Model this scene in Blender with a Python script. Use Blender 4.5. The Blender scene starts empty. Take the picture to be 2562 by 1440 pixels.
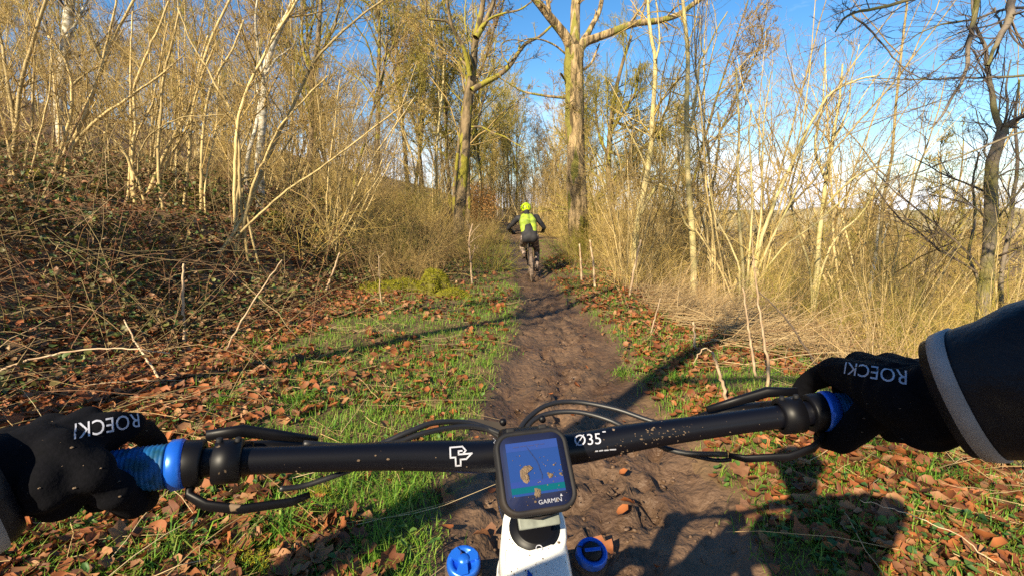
import bpy, bmesh, math, random
import numpy as np
from mathutils import Vector, Matrix, Quaternion
from mathutils.bvhtree import BVHTree

R = math.radians
scene = bpy.context.scene
COL = scene.collection

# ------------------------------------------------------------------ camera
CAM_H = 1.35
PITCH = 9.1
F_PX, CX, CY = 1245.0, 1281.0, 720.0
cam_d = bpy.data.cameras.new('camera'); cam = bpy.data.objects.new('camera', cam_d); COL.objects.link(cam)
cam_d.sensor_width = 36.0; cam_d.lens = 36.0 * F_PX / 2562.0
cam_d.clip_start = 0.03; cam_d.clip_end = 12000.0
cam.location = (0, 0, CAM_H); cam.rotation_euler = (R(90 - PITCH), 0, 0)
scene.camera = cam

# ------------------------------------------------------------------ sun and sky
SUN_AZ, SUN_EL = 211.0, 31.0           # degrees clockwise from +Y (straight ahead), above the horizon
saz, sel = R(SUN_AZ), R(SUN_EL)
to_sun = Vector((math.sin(saz) * math.cos(sel), math.cos(saz) * math.cos(sel), math.sin(sel)))
sun_d = bpy.data.lights.new('sun', 'SUN'); sun = bpy.data.objects.new('sun', sun_d); COL.objects.link(sun)
sun_d.energy = 5.0; sun_d.angle = R(0.5); sun_d.color = (1.0, 0.86, 0.62)
sun.rotation_euler = (-to_sun).to_track_quat('-Z', 'Y').to_euler()

world = bpy.data.worlds.new('World'); scene.world = world; world.use_nodes = True
nt = world.node_tree; nt.nodes.clear()
def wn(t, **k):
    n = nt.nodes.new(t)
    for a, b in k.items(): setattr(n, a, b)
    return n
sky = wn('ShaderNodeTexSky', sky_type='NISHITA', sun_disc=False)
sky.sun_elevation = sel; sky.sun_rotation = saz; sky.altitude = 100; sky.air_density = 1.0; sky.dust_density = 0.3; sky.ozone_density = 2.2
hs = wn('ShaderNodeHueSaturation'); hs.inputs['Saturation'].default_value = 1.32; hs.inputs['Value'].default_value = 1.0
nt.links.new(sky.outputs[0], hs.inputs['Color'])
tc = wn('ShaderNodeTexCoord'); mp = wn('ShaderNodeMapping'); mp.inputs['Scale'].default_value = (1.0, 1.0, 3.2)
nt.links.new(tc.outputs['Generated'], mp.inputs[0])
nz = wn('ShaderNodeTexNoise'); nz.inputs['Scale'].default_value = 2.6; nz.inputs['Detail'].default_value = 7.0; nz.inputs['Roughness'].default_value = 0.55
nt.links.new(mp.outputs[0], nz.inputs['Vector'])
sx = wn('ShaderNodeSeparateXYZ'); nt.links.new(tc.outputs['Generated'], sx.inputs[0])
# cloud bank low all round the horizon, thinning upward
band = wn('ShaderNodeMapRange'); band.inputs['From Min'].default_value = 0.03; band.inputs['From Max'].default_value = 0.24
band.inputs['To Min'].default_value = 0.20; band.inputs['To Max'].default_value = -0.14
nt.links.new(sx.outputs['Z'], band.inputs['Value'])
ad = wn('ShaderNodeMath', operation='ADD'); nt.links.new(nz.outputs['Fac'], ad.inputs[0]); nt.links.new(band.outputs[0], ad.inputs[1])
cr = wn('ShaderNodeMapRange'); cr.inputs['From Min'].default_value = 0.50; cr.inputs['From Max'].default_value = 0.74
cr.clamp = True; nt.links.new(ad.outputs[0], cr.inputs['Value'])
mix = wn('ShaderNodeMix', data_type='RGBA'); nt.links.new(cr.outputs[0], mix.inputs['Factor'])
nt.links.new(hs.outputs[0], mix.inputs['A']); mix.inputs['B'].default_value = (8.0, 8.3, 9.0, 1)
bg = wn('ShaderNodeBackground'); bg.inputs['Strength'].default_value = 0.080
nt.links.new(mix.outputs['Result'], bg.inputs['Color'])
wo = wn('ShaderNodeOutputWorld'); nt.links.new(bg.outputs[0], wo.inputs[0])

vs = scene.view_settings
vs.view_transform = 'Standard'; vs.look = 'None'; vs.gamma = 1.0; vs.exposure = 1.22; vs.use_curve_mapping = False
scene.cycles.max_bounces = 6; scene.cycles.diffuse_bounces = 3; scene.cycles.glossy_bounces = 2; scene.cycles.transmission_bounces = 3
scene.cycles.use_denoising = False

# ------------------------------------------------------------------ helpers
rng = np.random.default_rng(7)
random.seed(7)

def ray(px, py):
    """direction of a photo pixel in the world"""
    a = (px - CX) / F_PX; b = -(py - CY) / F_PX
    p = R(PITCH)
    return np.array([a, math.cos(p) + b * math.sin(p), -math.sin(p) + b * math.cos(p)])
def at(px, py, y):
    """point of a pixel ray at ground distance y ahead"""
    d = ray(px, py); s = y / d[1]
    return np.array([d[0] * s, y, CAM_H + d[2] * s])
def cpt(px, py, depth):
    """point of a pixel ray at a depth along the lens axis"""
    d = ray(px, py)
    return np.array([d[0] * depth, d[1] * depth, CAM_H + d[2] * depth])

def sst(a, b, x):
    t = np.clip((np.asarray(x, float) - a) / (b - a), 0, 1); return t * t * (3 - 2 * t)
def _hash(ix, iy, seed):
    n = (ix * 374761393 + iy * 668265263 + seed * 974634599) & 0xFFFFFFFF
    n = ((n ^ (n >> 13)) * 1274126177) & 0xFFFFFFFF
    return ((n ^ (n >> 16)) & 0xFFFF) / 65535.0
def vn(x, y, seed=0):
    x = np.asarray(x, float); y = np.asarray(y, float)
    ix = np.floor(x).astype(np.int64); iy = np.floor(y).astype(np.int64)
    fx = x - ix; fy = y - iy; fx = fx * fx * (3 - 2 * fx); fy = fy * fy * (3 - 2 * fy)
    a = _hash(ix, iy, seed); b = _hash(ix + 1, iy, seed); c = _hash(ix, iy + 1, seed); d = _hash(ix + 1, iy + 1, seed)
    return (a * (1 - fx) + b * fx) * (1 - fy) + (c * (1 - fx) + d * fx) * fy
def fbm(x, y, seed=0, o=4):
    s = 0.0; a = 0.5; 
    for i in range(o):
        s = s + a * vn(np.asarray(x) * 2 ** i, np.asarray(y) * 2 ** i, seed + i); a *= 0.5
    return s / (1 - 0.5 ** o)

def np_mesh(name, V, faces, smooth=True):
    """mesh from numpy verts and a list of (n,k) index arrays"""
    if not isinstance(faces, list): faces = [faces]
    faces = [np.asarray(f) for f in faces if len(f)]
    me = bpy.data.meshes.new(name)
    V = np.asarray(V, dtype=np.float32)
    me.vertices.add(len(V)); me.vertices.foreach_set('co', V.ravel())
    nl = sum(f.size for f in faces); npoly = sum(len(f) for f in faces)
    me.loops.add(nl); me.polygons.add(npoly)
    me.loops.foreach_set('vertex_index', np.concatenate([f.ravel() for f in faces]).astype(np.int32))
    tot = np.concatenate([np.full(len(f), f.shape[1]) for f in faces])
    st = np.concatenate([[0], np.cumsum(tot)[:-1]])
    me.polygons.foreach_set('loop_start', st.astype(np.int32))
    me.polygons.foreach_set('use_smooth', np.full(npoly, bool(smooth)))
    me.update(calc_edges=True)
    return me
def link(name, me, mat=None, parent=None):
    o = bpy.data.objects.new(name, me); COL.objects.link(o)
    if mat is not None and me is not None and not me.materials: me.materials.append(mat)
    if parent is not None: o.parent = parent
    return o
def tag(o, label=None, cat=None, group=None, kind=None):
    if label: o['label'] = label
    if cat: o['category'] = cat
    if group: o['group'] = group
    if kind: o['kind'] = kind
    return o
def empty(name, loc=(0, 0, 0), rz=0.0, label=None, cat=None, group=None):
    o = bpy.data.objects.new(name, None); COL.objects.link(o)
    o.location = [float(c) for c in loc]; o.rotation_euler = (0, 0, rz); o.empty_display_size = 0.1
    return tag(o, label, cat, group)

# --- tubes
def norm(a): return a / np.maximum(np.linalg.norm(a, axis=-1, keepdims=True), 1e-9)
def tubes(pts, rad, sides=3):
    """pts (N,P,3), rad (N,P) -> verts, quads"""
    N, P, _ = pts.shape
    t = np.empty_like(pts); t[:, 1:-1] = pts[:, 2:] - pts[:, :-2]; t[:, 0] = pts[:, 1] - pts[:, 0]; t[:, -1] = pts[:, -1] - pts[:, -2]
    t = norm(t)
    ref = np.where(np.abs(norm(pts[:, -1] - pts[:, 0])[:, 2:3]) > 0.8, np.array([[1.0, 0.1, 0]]), np.array([[0, 0.1, 1.0]]))[:, None, :]
    u = norm(np.cross(t, np.broadcast_to(ref, t.shape))); v = np.cross(t, u)
    a = np.arange(sides) * 2 * math.pi / sides
    ring = pts[:, :, None, :] + rad[:, :, None, None] * (u[:, :, None, :] * np.cos(a)[None, None, :, None] + v[:, :, None, :] * np.sin(a)[None, None, :, None])
    V = ring.reshape(-1, 3)
    base = (np.arange(N)[:, None, None] * P + np.arange(P - 1)[None, :, None]) * sides
    k = np.arange(sides)[None, None, :]; k2 = (k + 1) % sides
    F = np.stack([base + k, base + k2, base + sides + k2, base + sides + k], axis=-1).reshape(-1, 4)
    return V, F
class MB:
    """collects geometry, builds ONE mesh"""
    def __init__(s): s.V = []; s.F = {}; s.n = 0
    def add(s, V, F):
        F = np.asarray(F)
        if len(F) == 0: return s
        s.V.append(np.asarray(V, float)); s.F.setdefault(F.shape[1], []).append(F + s.n); s.n += len(V); return s
    def tubes(s, pts, rad, sides=3): return s.add(*tubes(np.asarray(pts, float), np.asarray(rad, float), sides))
    def tube(s, pts, rad, sides=8, cap=True):
        pts = np.asarray(pts, float); rad = np.broadcast_to(np.asarray(rad, float), (len(pts),)).copy()
        if cap:
            pts = np.concatenate([pts[:1], pts, pts[-1:]]); e = norm(pts[2] - pts[1]) * 1e-4; pts[0] -= e; e2 = norm(pts[-2] - pts[-3]) * 1e-4; pts[-1] += e2
            rad = np.concatenate([[1e-5], rad, [1e-5]])
        return s.add(*tubes(pts[None], rad[None], sides))
    def box(s, c, size, M=None, bev=0.0):
        h = np.asarray(size, float) / 2; c = np.asarray(c, float)
        if bev <= 0:
            P = np.array([[x, y, z] for z in (-1, 1) for y in (-1, 1) for x in (-1, 1)]) * h
            F = [[0, 2, 3, 1], [4, 5, 7, 6], [0, 1, 5, 4], [2, 6, 7, 3], [0, 4, 6, 2], [1, 3, 7, 5]]
            if M is not None: P = P @ np.asarray(M).T
            return s.add(P + c, F)
        bm = bmesh.new(); bmesh.ops.create_cube(bm, size=1.0)
        for v in bm.verts: v.co = Vector((v.co.x * size[0], v.co.y * size[1], v.co.z * size[2]))
        bmesh.ops.bevel(bm, geom=bm.edges[:], offset=bev, segments=3, affect='EDGES', profile=0.6)
        bmesh.ops.triangulate(bm, faces=bm.faces[:]); bm.verts.index_update()
        P = np.array([v.co[:] for v in bm.verts]); F = np.array([[v.index for v in f.verts] for f in bm.faces]); bm.free()
        if M is not None: P = P @ np.asarray(M).T
        return s.add(P + c, F)
    def prism(s, outline, z0, z1, M=None, o=(0, 0, 0)):
        """outline (n,2) extruded along local z"""
        q = np.asarray(outline, float); n = len(q)
        from mathutils.geometry import tessellate_polygon
        tri = tessellate_polygon([[Vector((a, b, 0)) for a, b in q]])
        P = np.concatenate([np.c_[q, np.full(n, z0)], np.c_[q, np.full(n, z1)]])
        T = np.array([list(t) for t in tri])
        i = np.arange(n); j = (i + 1) % n
        if M is not None: P = P @ np.asarray(M).T
        P = P + np.asarray(o, float)
        b = s.n
        s.V.append(P); s.F.setdefault(3, []).extend([T + b, T[:, ::-1] + n + b]); s.F.setdefault(4, []).append(np.stack([i, j, j + n, i + n], 1) + b); s.n += 2 * n
        return s
    def lathe(s, prof, M=None, o=(0, 0, 0), sides=20):
        """prof list of (r,z) around local z"""
        prof = np.asarray(prof, float); a = np.arange(sides) * 2 * math.pi / sides
        P = np.stack([prof[:, None, 0] * np.cos(a), prof[:, None, 0] * np.sin(a), np.broadcast_to(prof[:, None, 1], (len(prof), sides))], -1).reshape(-1, 3)
        if M is not None: P = P @ np.asarray(M).T
        k = np.arange(sides); k2 = (k + 1) % sides
        F = np.concatenate([np.stack([i * sides + k, i * sides + k2, (i + 1) * sides + k2, (i + 1) * sides + k], 1) for i in range(len(prof) - 1)])
        return s.add(P + np.asarray(o, float), F)
    def mesh(s, name, smooth=True):
        return np_mesh(name, np.concatenate(s.V), [np.concatenate(f) for f in s.F.values()], smooth)
    def build(s, name, mat, parent=None, smooth=True, inv=None):
        if inv is not None:      # world -> parent space
            s.V = [v @ np.array(inv.to_3x3()).T + np.array(inv.translation) for v in s.V]
        return link(name, s.mesh(name, smooth), mat, parent)

def grow(rg, P0, D0, L, R0, n=6, wig=0.15, up=0.0, taper=0.4):
    N = len(P0); pts = np.zeros((N, n + 1, 3)); pts[:, 0] = P0; D = norm(np.asarray(D0, float).copy())
    st = (np.asarray(L) / n)[:, None]
    for i in range(n):
        D = D + wig * rg.normal(size=(N, 3)); D[:, 2] += up; D = norm(D)
        pts[:, i + 1] = pts[:, i] + D * st
    rad = np.asarray(R0)[:, None] * np.linspace(1, taper, n + 1)[None]
    return pts, rad
def spawn(rg, pts, rad, k, t0=0.25, t1=1.0, ang=(25, 60), lr=(0.3, 0.6), rr=0.6, rmin=0.0012):
    """children of branches: starts, dirs, lengths, radii"""
    N, P, _ = pts.shape
    seg = np.linalg.norm(np.diff(pts, axis=1), axis=2).sum(1)
    t = rg.uniform(t0, t1, (N, k)); f = t * (P - 1); i = np.minimum(f.astype(int), P - 2); fr = (f - i)[..., None]
    n = np.arange(N)[:, None]
    A = pts[n, i]; B = pts[n, i + 1]; pos = A * (1 - fr) + B * fr; tan = norm(B - A)
    r = rad[n, i] * (1 - fr[..., 0]) + rad[n, i + 1] * fr[..., 0]
    pr = rg.normal(size=(N, k, 3)); pr = norm(pr - (pr * tan).sum(-1, keepdims=True) * tan)
    a = np.radians(rg.uniform(*ang, (N, k)))[..., None]
    d = tan * np.cos(a) + pr * np.sin(a)
    L = seg[:, None] * rg.uniform(*lr, (N, k)) * (1.15 - 0.75 * t)
    return pos.reshape(-1, 3), d.reshape(-1, 3), L.ravel(), np.maximum(r.ravel() * rr, rmin)

def resample(p, n, jit=0.0, rg=rng):
    """Catmull-Rom through p, n points"""
    p = np.asarray(p, float); m = len(p)
    q = np.concatenate([[2 * p[0] - p[1]], p, [2 * p[-1] - p[-2]]])
    u = np.linspace(0, m - 1 - 1e-6, n); i = u.astype(int); t = (u - i)[:, None]
    a, b, c, d = q[i], q[i + 1], q[i + 2], q[i + 3]
    o = 0.5 * (2 * b + (c - a) * t + (2 * a - 5 * b + 4 * c - d) * t ** 2 + (3 * b - a - 3 * c + d) * t ** 3)
    if jit: o[1:-1] += rg.normal(size=(n - 2, o.shape[1])) * jit
    return o

# ------------------------------------------------------------------ materials
def mat(name, col, rough=0.7, col2=None, scale=8.0, detail=4.0, bump=0.0, bscale=None, spec=0.3, metal=0.0, island=0.0, objrand=0.0,
        cols=None, translucent=0.0, coat=0.0, ramp=(0.35, 0.65), coords='Object', stretch=None, spots=None, sheen=0.0, wet=None):
    """procedural Principled: noise between col and col2; island = random brightness per loose piece; cols = ramp picked per piece"""
    m = bpy.data.materials.new(name); m.use_nodes = True; t = m.node_tree; N = t.nodes; L = t.links
    b = N['Principled BSDF']; b.inputs['Roughness'].default_value = rough; b.inputs['Metallic'].default_value = metal
    b.inputs['Specular IOR Level'].default_value = spec; b.inputs['Coat Weight'].default_value = coat
    if sheen: b.inputs['Sheen Weight'].default_value = sheen
    tcn = N.new('ShaderNodeTexCoord'); src = tcn.outputs[coords]
    if stretch:
        mpn = N.new('ShaderNodeMapping'); mpn.inputs['Scale'].default_value = stretch; L.new(src, mpn.inputs[0]); src = mpn.outputs[0]
    c = None
    if cols:
        rp = N.new('ShaderNodeValToRGB'); rp.color_ramp.interpolation = 'LINEAR'
        el = rp.color_ramp.elements
        while len(el) < len(cols): el.new(0.5)
        for i, cc in enumerate(cols):
            el[i].position = i / max(1, len(cols) - 1); el[i].color = (*cc, 1)
        g = N.new('ShaderNodeNewGeometry') if island >= 0 else N.new('ShaderNodeObjectInfo')
        L.new(g.outputs['Random Per Island' if island >= 0 else 'Random'], rp.inputs[0]); c = rp.outputs[0]
    if col2 is not None:
        nzn = N.new('ShaderNodeTexNoise'); nzn.inputs['Scale'].default_value = scale; nzn.inputs['Detail'].default_value = detail; L.new(src, nzn.inputs['Vector'])
        mr = N.new('ShaderNodeMapRange'); mr.inputs['From Min'].default_value = ramp[0]; mr.inputs['From Max'].default_value = ramp[1]; L.new(nzn.outputs['Fac'], mr.inputs['Value'])
        mx = N.new('ShaderNodeMix'); mx.data_type = 'RGBA'; L.new(mr.outputs[0], mx.inputs['Factor'])
        if c is not None: L.new(c, mx.inputs['A'])
        else: mx.inputs['A'].default_value = (*col, 1)
        mx.inputs['B'].default_value = (*col2, 1); c = mx.outputs['Result']
    if spots:   # (colour, scale, threshold): mud flecks
        vo = N.new('ShaderNodeTexNoise'); vo.inputs['Scale'].default_value = spots[1]; vo.inputs['Detail'].default_value = 3.0; L.new(src, vo.inputs['Vector'])
        mr = N.new('ShaderNodeMapRange'); mr.inputs['From Min'].default_value = spots[2]; mr.inputs['From Max'].default_value = spots[2] + 0.03; L.new(vo.outputs['Fac'], mr.inputs['Value'])
        mx = N.new('ShaderNodeMix'); mx.data_type = 'RGBA'; L.new(mr.outputs[0], mx.inputs['Factor'])
        if c is not None: L.new(c, mx.inputs['A'])
        else: mx.inputs['A'].default_value = (*col, 1)
        mx.inputs['B'].default_value = (*spots[0], 1); c = mx.outputs['Result']
    if (island > 0 and not cols) or objrand > 0:
        g = N.new('ShaderNodeNewGeometry') if objrand <= 0 else N.new('ShaderNodeObjectInfo')
        amt = island if objrand <= 0 else objrand
        mr = N.new('ShaderNodeMapRange'); mr.inputs['To Min'].default_value = 1 - amt; mr.inputs['To Max'].default_value = 1 + amt
        L.new(g.outputs['Random Per Island' if objrand <= 0 else 'Random'], mr.inputs['Value'])
        h = N.new('ShaderNodeHueSaturation'); L.new(mr.outputs[0], h.inputs['Value'])
        if c is not None: L.new(c, h.inputs['Color'])
        else: h.inputs['Color'].default_value = (*col, 1)
        c = h.outputs[0]
    if c is not None: L.new(c, b.inputs['Base Color'])
    else: b.inputs['Base Color'].default_value = (*col, 1)
    if wet:     # patchy gloss: (scale, rough min, rough max)
        nw = N.new('ShaderNodeTexNoise'); nw.inputs['Scale'].default_value = wet[0]; nw.inputs['Detail'].default_value = 5.0; L.new(src, nw.inputs['Vector'])
        mr = N.new('ShaderNodeMapRange'); mr.inputs['From Min'].default_value = 0.38; mr.inputs['From Max'].default_value = 0.62; mr.inputs['To Min'].default_value = wet[1]; mr.inputs['To Max'].default_value = wet[2]; L.new(nw.outputs['Fac'], mr.inputs['Value']); L.new(mr.outputs[0], b.inputs['Roughness'])
    if bump:
        nb = N.new('ShaderNodeTexNoise'); nb.inputs['Scale'].default_value = bscale or scale * 3; nb.inputs['Detail'].default_value = 6.0; L.new(src, nb.inputs['Vector'])
        bp = N.new('ShaderNodeBump'); bp.inputs['Strength'].default_value = min(1.0, bump); bp.inputs['Distance'].default_value = 0.02 * max(1, bump); L.new(nb.outputs['Fac'], bp.inputs['Height']); L.new(bp.outputs[0], b.inputs['Normal'])
    if translucent:
        tr = N.new('ShaderNodeBsdfTranslucent')
        if c is not None: L.new(c, tr.inputs[0])
        else: tr.inputs[0].default_value = (*col, 1)
        ms = N.new('ShaderNodeMixShader'); ms.inputs[0].default_value = translucent
        L.new(b.outputs[0], ms.inputs[1]); L.new(tr.outputs[0], ms.inputs[2]); L.new(ms.outputs[0], N['Material Output'].inputs[0])
    return m

M = {}
M['ground'] = mat('forest_soil', (0.085, 0.05, 0.027), 0.9, (0.17, 0.105, 0.052), 3.0, 6, bump=0.8, bscale=25)
M['mud'] = mat('wet_mud', (0.066, 0.036, 0.018), 0.42, (0.128, 0.074, 0.040), 1.7, 8, bump=1.5, bscale=20, spec=0.5, wet=(3.5, 0.42, 0.85))
M['hazel'] = mat('hazel_bark', (0.52, 0.39, 0.175), 0.75, (0.31, 0.23, 0.095), 5, 5, stretch=(3, 3, 0.7), objrand=0.3, bump=0.3, bscale=40)
M['hazel_dark'] = mat('dull_bark', (0.28, 0.21, 0.10), 0.85, (0.16, 0.12, 0.06), 5, 5, stretch=(3, 3, 0.7), objrand=0.3)
M['twig'] = mat('twig_bark', (0, 0, 0), 0.8, cols=[(0.14, 0.09, 0.036), (0.35, 0.24, 0.08), (0.25, 0.16, 0.055), (0.47, 0.34, 0.125)])
M['twig_gold'] = mat('pale_twig_bark', (0, 0, 0), 0.8, cols=[(0.27, 0.175, 0.045), (0.55, 0.39, 0.105), (0.42, 0.29, 0.075), (0.63, 0.48, 0.18)])
M['twig_dark'] = mat('dark_twig_bark', (0, 0, 0), 0.85, cols=[(0.05, 0.04, 0.035), (0.1, 0.075, 0.055), (0.14, 0.1, 0.065)])
M['twig_green'] = mat('mossy_twig_bark', (0, 0, 0), 0.85, cols=[(0.12, 0.105, 0.022), (0.27, 0.23, 0.035), (0.19, 0.155, 0.035), (0.36, 0.29, 0.055)])
M['oak'] = mat('mossy_oak_bark', (0.21, 0.15, 0.08), 0.9, (0.07, 0.052, 0.026), 3.6, 9, bump=2.0, bscale=11, ramp=(0.42, 0.62), spots=((0.23, 0.20, 0.025), 1.5, 0.53), stretch=(1.6, 1.6, 0.6))
M['oak_big'] = mat('rough_oak_bark', (0.40, 0.28, 0.14), 0.92, (0.085, 0.06, 0.028), 3.4, 10, bump=2.6, bscale=9, ramp=(0.40, 0.62), stretch=(2.6, 2.6, 0.55), spots=((0.20, 0.18, 0.035), 1.3, 0.55))
M['oak_dark'] = mat('dark_oak_bark', (0.17, 0.135, 0.10), 0.9, (0.15, 0.14, 0.03), 1.6, 6, bump=1.0, bscale=22, ramp=(0.48, 0.66))
M['birch'] = mat('birch_bark', (0.48, 0.43, 0.33), 0.7, (0.16, 0.14, 0.07), 6, 4, ramp=(0.46, 0.66), stretch=(1, 1, 2.4), bump=0.3)
M['pale_bark'] = mat('pale_sapling_bark', (0.50, 0.40, 0.20), 0.75, (0.34, 0.29, 0.11), 3, 5, objrand=0.15, bump=0.3, bscale=40)
M['moss'] = mat('moss', (0, 0, 0), 0.95, cols=[(0.17, 0.165, 0.012), (0.38, 0.35, 0.02), (0.27, 0.265, 0.018), (0.17, 0.13, 0.03)], translucent=0.2)
M['mossbase'] = mat('moss_cushion', (0.17, 0.16, 0.02), 0.95, (0.07, 0.05, 0.02), 7, 6, bump=1.0, bscale=60)
M['leaf'] = mat('fallen_leaf_skin', (0, 0, 0), 0.6, cols=[(0.08, 0.03, 0.014), (0.22, 0.068, 0.022), (0.34, 0.115, 0.035), (0.15, 0.048, 0.018), (0.36, 0.18, 0.08), (0.10, 0.036, 0.018), (0.29, 0.09, 0.028)], translucent=0.15)
M['leaf_obj'] = mat('fallen_leaf_single', (0, 0, 0), 0.6, cols=[(0.10, 0.036, 0.016), (0.19, 0.062, 0.022), (0.31, 0.11, 0.036), (0.13, 0.045, 0.018), (0.34, 0.17, 0.075), (0.09, 0.034, 0.018)], island=-1, translucent=0.12, bump=0.2, bscale=60)
M['bramble'] = mat('bramble_leaf', (0, 0, 0), 0.5, cols=[(0.025, 0.055, 0.016), (0.07, 0.11, 0.025), (0.13, 0.07, 0.032), (0.05, 0.085, 0.022), (0.26, 0.13, 0.06), (0.10, 0.05, 0.026), (0.12, 0.15, 0.028), (0.34, 0.2, 0.1)], translucent=0.15)
M['cane'] = mat('bramble_cane', (0, 0, 0), 0.7, cols=[(0.14, 0.06, 0.032), (0.27, 0.14, 0.07), (0.19, 0.15, 0.06), (0.42, 0.29, 0.15)])
M['grass'] = mat('grass_blade', (0, 0, 0), 0.6, cols=[(0.05, 0.14, 0.012), (0.11, 0.26, 0.018), (0.20, 0.32, 0.025), (0.085, 0.21, 0.016), (0.28, 0.29, 0.06), (0.14, 0.28, 0.02)], translucent=0.3)
M['straw'] = mat('dry_stalk', (0, 0, 0), 0.75, cols=[(0.30, 0.19, 0.075), (0.5, 0.35, 0.16), (0.42, 0.27, 0.12), (0.6, 0.45, 0.24), (0.22, 0.12, 0.055)], translucent=0.1)
M['stick'] = mat('bleached_stick', (0.46, 0.34, 0.21), 0.8, (0.26, 0.17, 0.10), 9, 4, objrand=0.25)
M['catkin'] = mat('hazel_catkin', (0, 0, 0), 0.8, cols=[(0.38, 0.27, 0.09), (0.5, 0.36, 0.16), (0.3, 0.2, 0.09)], translucent=0.2)
M['ivy'] = mat('ivy_leaf', (0, 0, 0), 0.45, cols=[(0.035, 0.06, 0.015), (0.08, 0.11, 0.02), (0.14, 0.15, 0.03)], translucent=0.15)
M['herb'] = mat('herb_leaf', (0, 0, 0), 0.5, cols=[(0.03, 0.08, 0.022), (0.06, 0.13, 0.025), (0.11, 0.19, 0.035), (0.05, 0.09, 0.03)], translucent=0.25)
# ------------------------------------------------------------------ the land
def xc(y):
    y = np.asarray(y, float)
    return 0.38 + 0.19 * sst(3.0, 5.6, y) - 0.13 * sst(7.5, 11, y) - 0.0022 * np.clip(np.minimum(y, 40) - 11, 0, None) ** 2
def zp(y):
    y = np.asarray(y, float)
    return -0.18 * sst(3, 11, y) + 0.12 * sst(14, 24, y) + 0.012 * np.clip(y - 24, 0, 80)
def softp(t, k=0.6): return np.log1p(np.exp(np.clip(t / k, -40, 40))) * k
def pathw(y): return 0.66 - 0.14 * sst(2, 4, y) - 0.17 * sst(4, 9, y) - 0.08 * sst(12, 25, y)
def land(x, y, fine=True):
    x = np.asarray(x, float); y = np.asarray(y, float)
    d = x - xc(y); u = -d; v = d
    s = 3.7 - 0.9 * sst(5, 10, y)
    left = 0.10 * sst(0.7, 2.6, u) + 1.12 * sst(s, s + 2.7, u) + 0.20 * softp(u - s - 2.2, 0.8) + 0.14 * softp(u - 22, 3)
    left = np.minimum(left, 22)
    right = 0.05 * sst(0.5, 1.2, v) - 0.12 * sst(1.4, 2.6, v) - 0.56 * softp(v - 3.0, 0.45)
    right = np.maximum(right, -26.0)
    h = zp(y) + np.where(d < 0, left, right)
    h = h + 0.10 * (fbm(x * 0.9, y * 0.9, 3, 3) - 0.5) * sst(0.5, 2.0, np.abs(d)) + 0.8 * (fbm(x * 0.09, y * 0.09, 11, 3) - 0.5) * sst(5, 25, np.abs(d))
    if fine:
        w = pathw(y); pm = 1 - sst(w * 0.7, w * 1.25, np.abs(d))
        h = h - 0.055 * pm
        r1 = fbm(x * 6.0, y * 3.2, 21, 4); r2 = np.abs(fbm(x * 14, y * 8, 31, 3) - 0.5) * 2
        h = h + pm * (0.095 * (r1 - 0.5) - 0.028 * (1 - r2) ** 3)
        # wheel groove and hoof / boot dents
        g = d - 0.05 * np.sin(y * 1.3) - 0.02 * np.sin(y * 3.7)
        h = h - 0.03 * pm * np.exp(-(g / 0.06) ** 2)
        h = h + (1 - pm) * 0.03 * (fbm(x * 9, y * 9, 41, 2) - 0.5)
    return h
def g1(x, y): return float(land(x, y))
def gpt(px, py):
    """where a pixel ray meets the land"""
    d = ray(px, py); s = np.linspace(1.2, 60, 6000)
    X = d[0] * s; Y = d[1] * s; Z = CAM_H + d[2] * s
    below = Z < land(X, Y, False)
    i = int(np.argmax(below)) if below.any() else -1
    return np.array([X[i], Y[i], g1(X[i], Y[i])])

def axis(lo, f0, f1, hi, st, gr):
    a = list(np.arange(f0, f1, st)); s = st; v = a[-1]
    while v < hi: s = min(s * gr, 8.0); v += s; a.append(v)
    s = st; v = f0; b = []
    while v > lo: s = min(s * gr, 8.0); v -= s; b.append(v)
    return np.array(b[::-1] + a)
ax = axis(-150, -3.0, 3.0, 230, 0.038, 1.07); ay = axis(-60, 1.0, 8.0, 240, 0.038, 1.06)
GX, GY = np.meshgrid(ax, ay); GZ = land(GX, GY)
# boot, hoof and tyre dents pressed into the mud
rd_ = np.random.default_rng(15)
for _ in range(420):
    yy = 1.2 + 11 * rd_.uniform() ** 1.4; xx = float(xc(yy)) + rd_.normal(0, 0.27); a_ = rd_.normal(1.57, 0.5); la, lb = rd_.uniform(0.05, 0.13), rd_.uniform(0.03, 0.06); dp = rd_.uniform(0.014, 0.042)
    i0_, i1_ = np.searchsorted(ax, [xx - .25, xx + .25]); j0_, j1_ = np.searchsorted(ay, [yy - .25, yy + .25])
    X_, Y_ = GX[j0_:j1_, i0_:i1_] - xx, GY[j0_:j1_, i0_:i1_] - yy
    e_ = np.sqrt(((X_ * math.cos(a_) + Y_ * math.sin(a_)) / la) ** 2 + ((-X_ * math.sin(a_) + Y_ * math.cos(a_)) / lb) ** 2)
    GZ[j0_:j1_, i0_:i1_] += -dp * (1 - sst(0.6, 1.05, e_)) + 0.45 * dp * np.exp(-((e_ - 1.25) / 0.22) ** 2)
nx, ny = len(ax), len(ay)
V = np.stack([GX, GY, GZ], -1).reshape(-1, 3)
ii, jj = np.meshgrid(np.arange(nx - 1), np.arange(ny - 1)); b0 = jj * nx + ii
F = np.stack([b0, b0 + 1, b0 + nx + 1, b0 + nx], -1).reshape(-1, 4)
fcx = V[F].mean(1)
dd = np.abs(fcx[:, 0] - xc(fcx[:, 1]))
pm = (dd < pathw(fcx[:, 1]) * (0.68 + 0.75 * fbm(fcx[:, 0] * 3.5, fcx[:, 1] * 3.5, 51, 4))) & (fcx[:, 1] < 45) & (fcx[:, 1] > -20)
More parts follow.
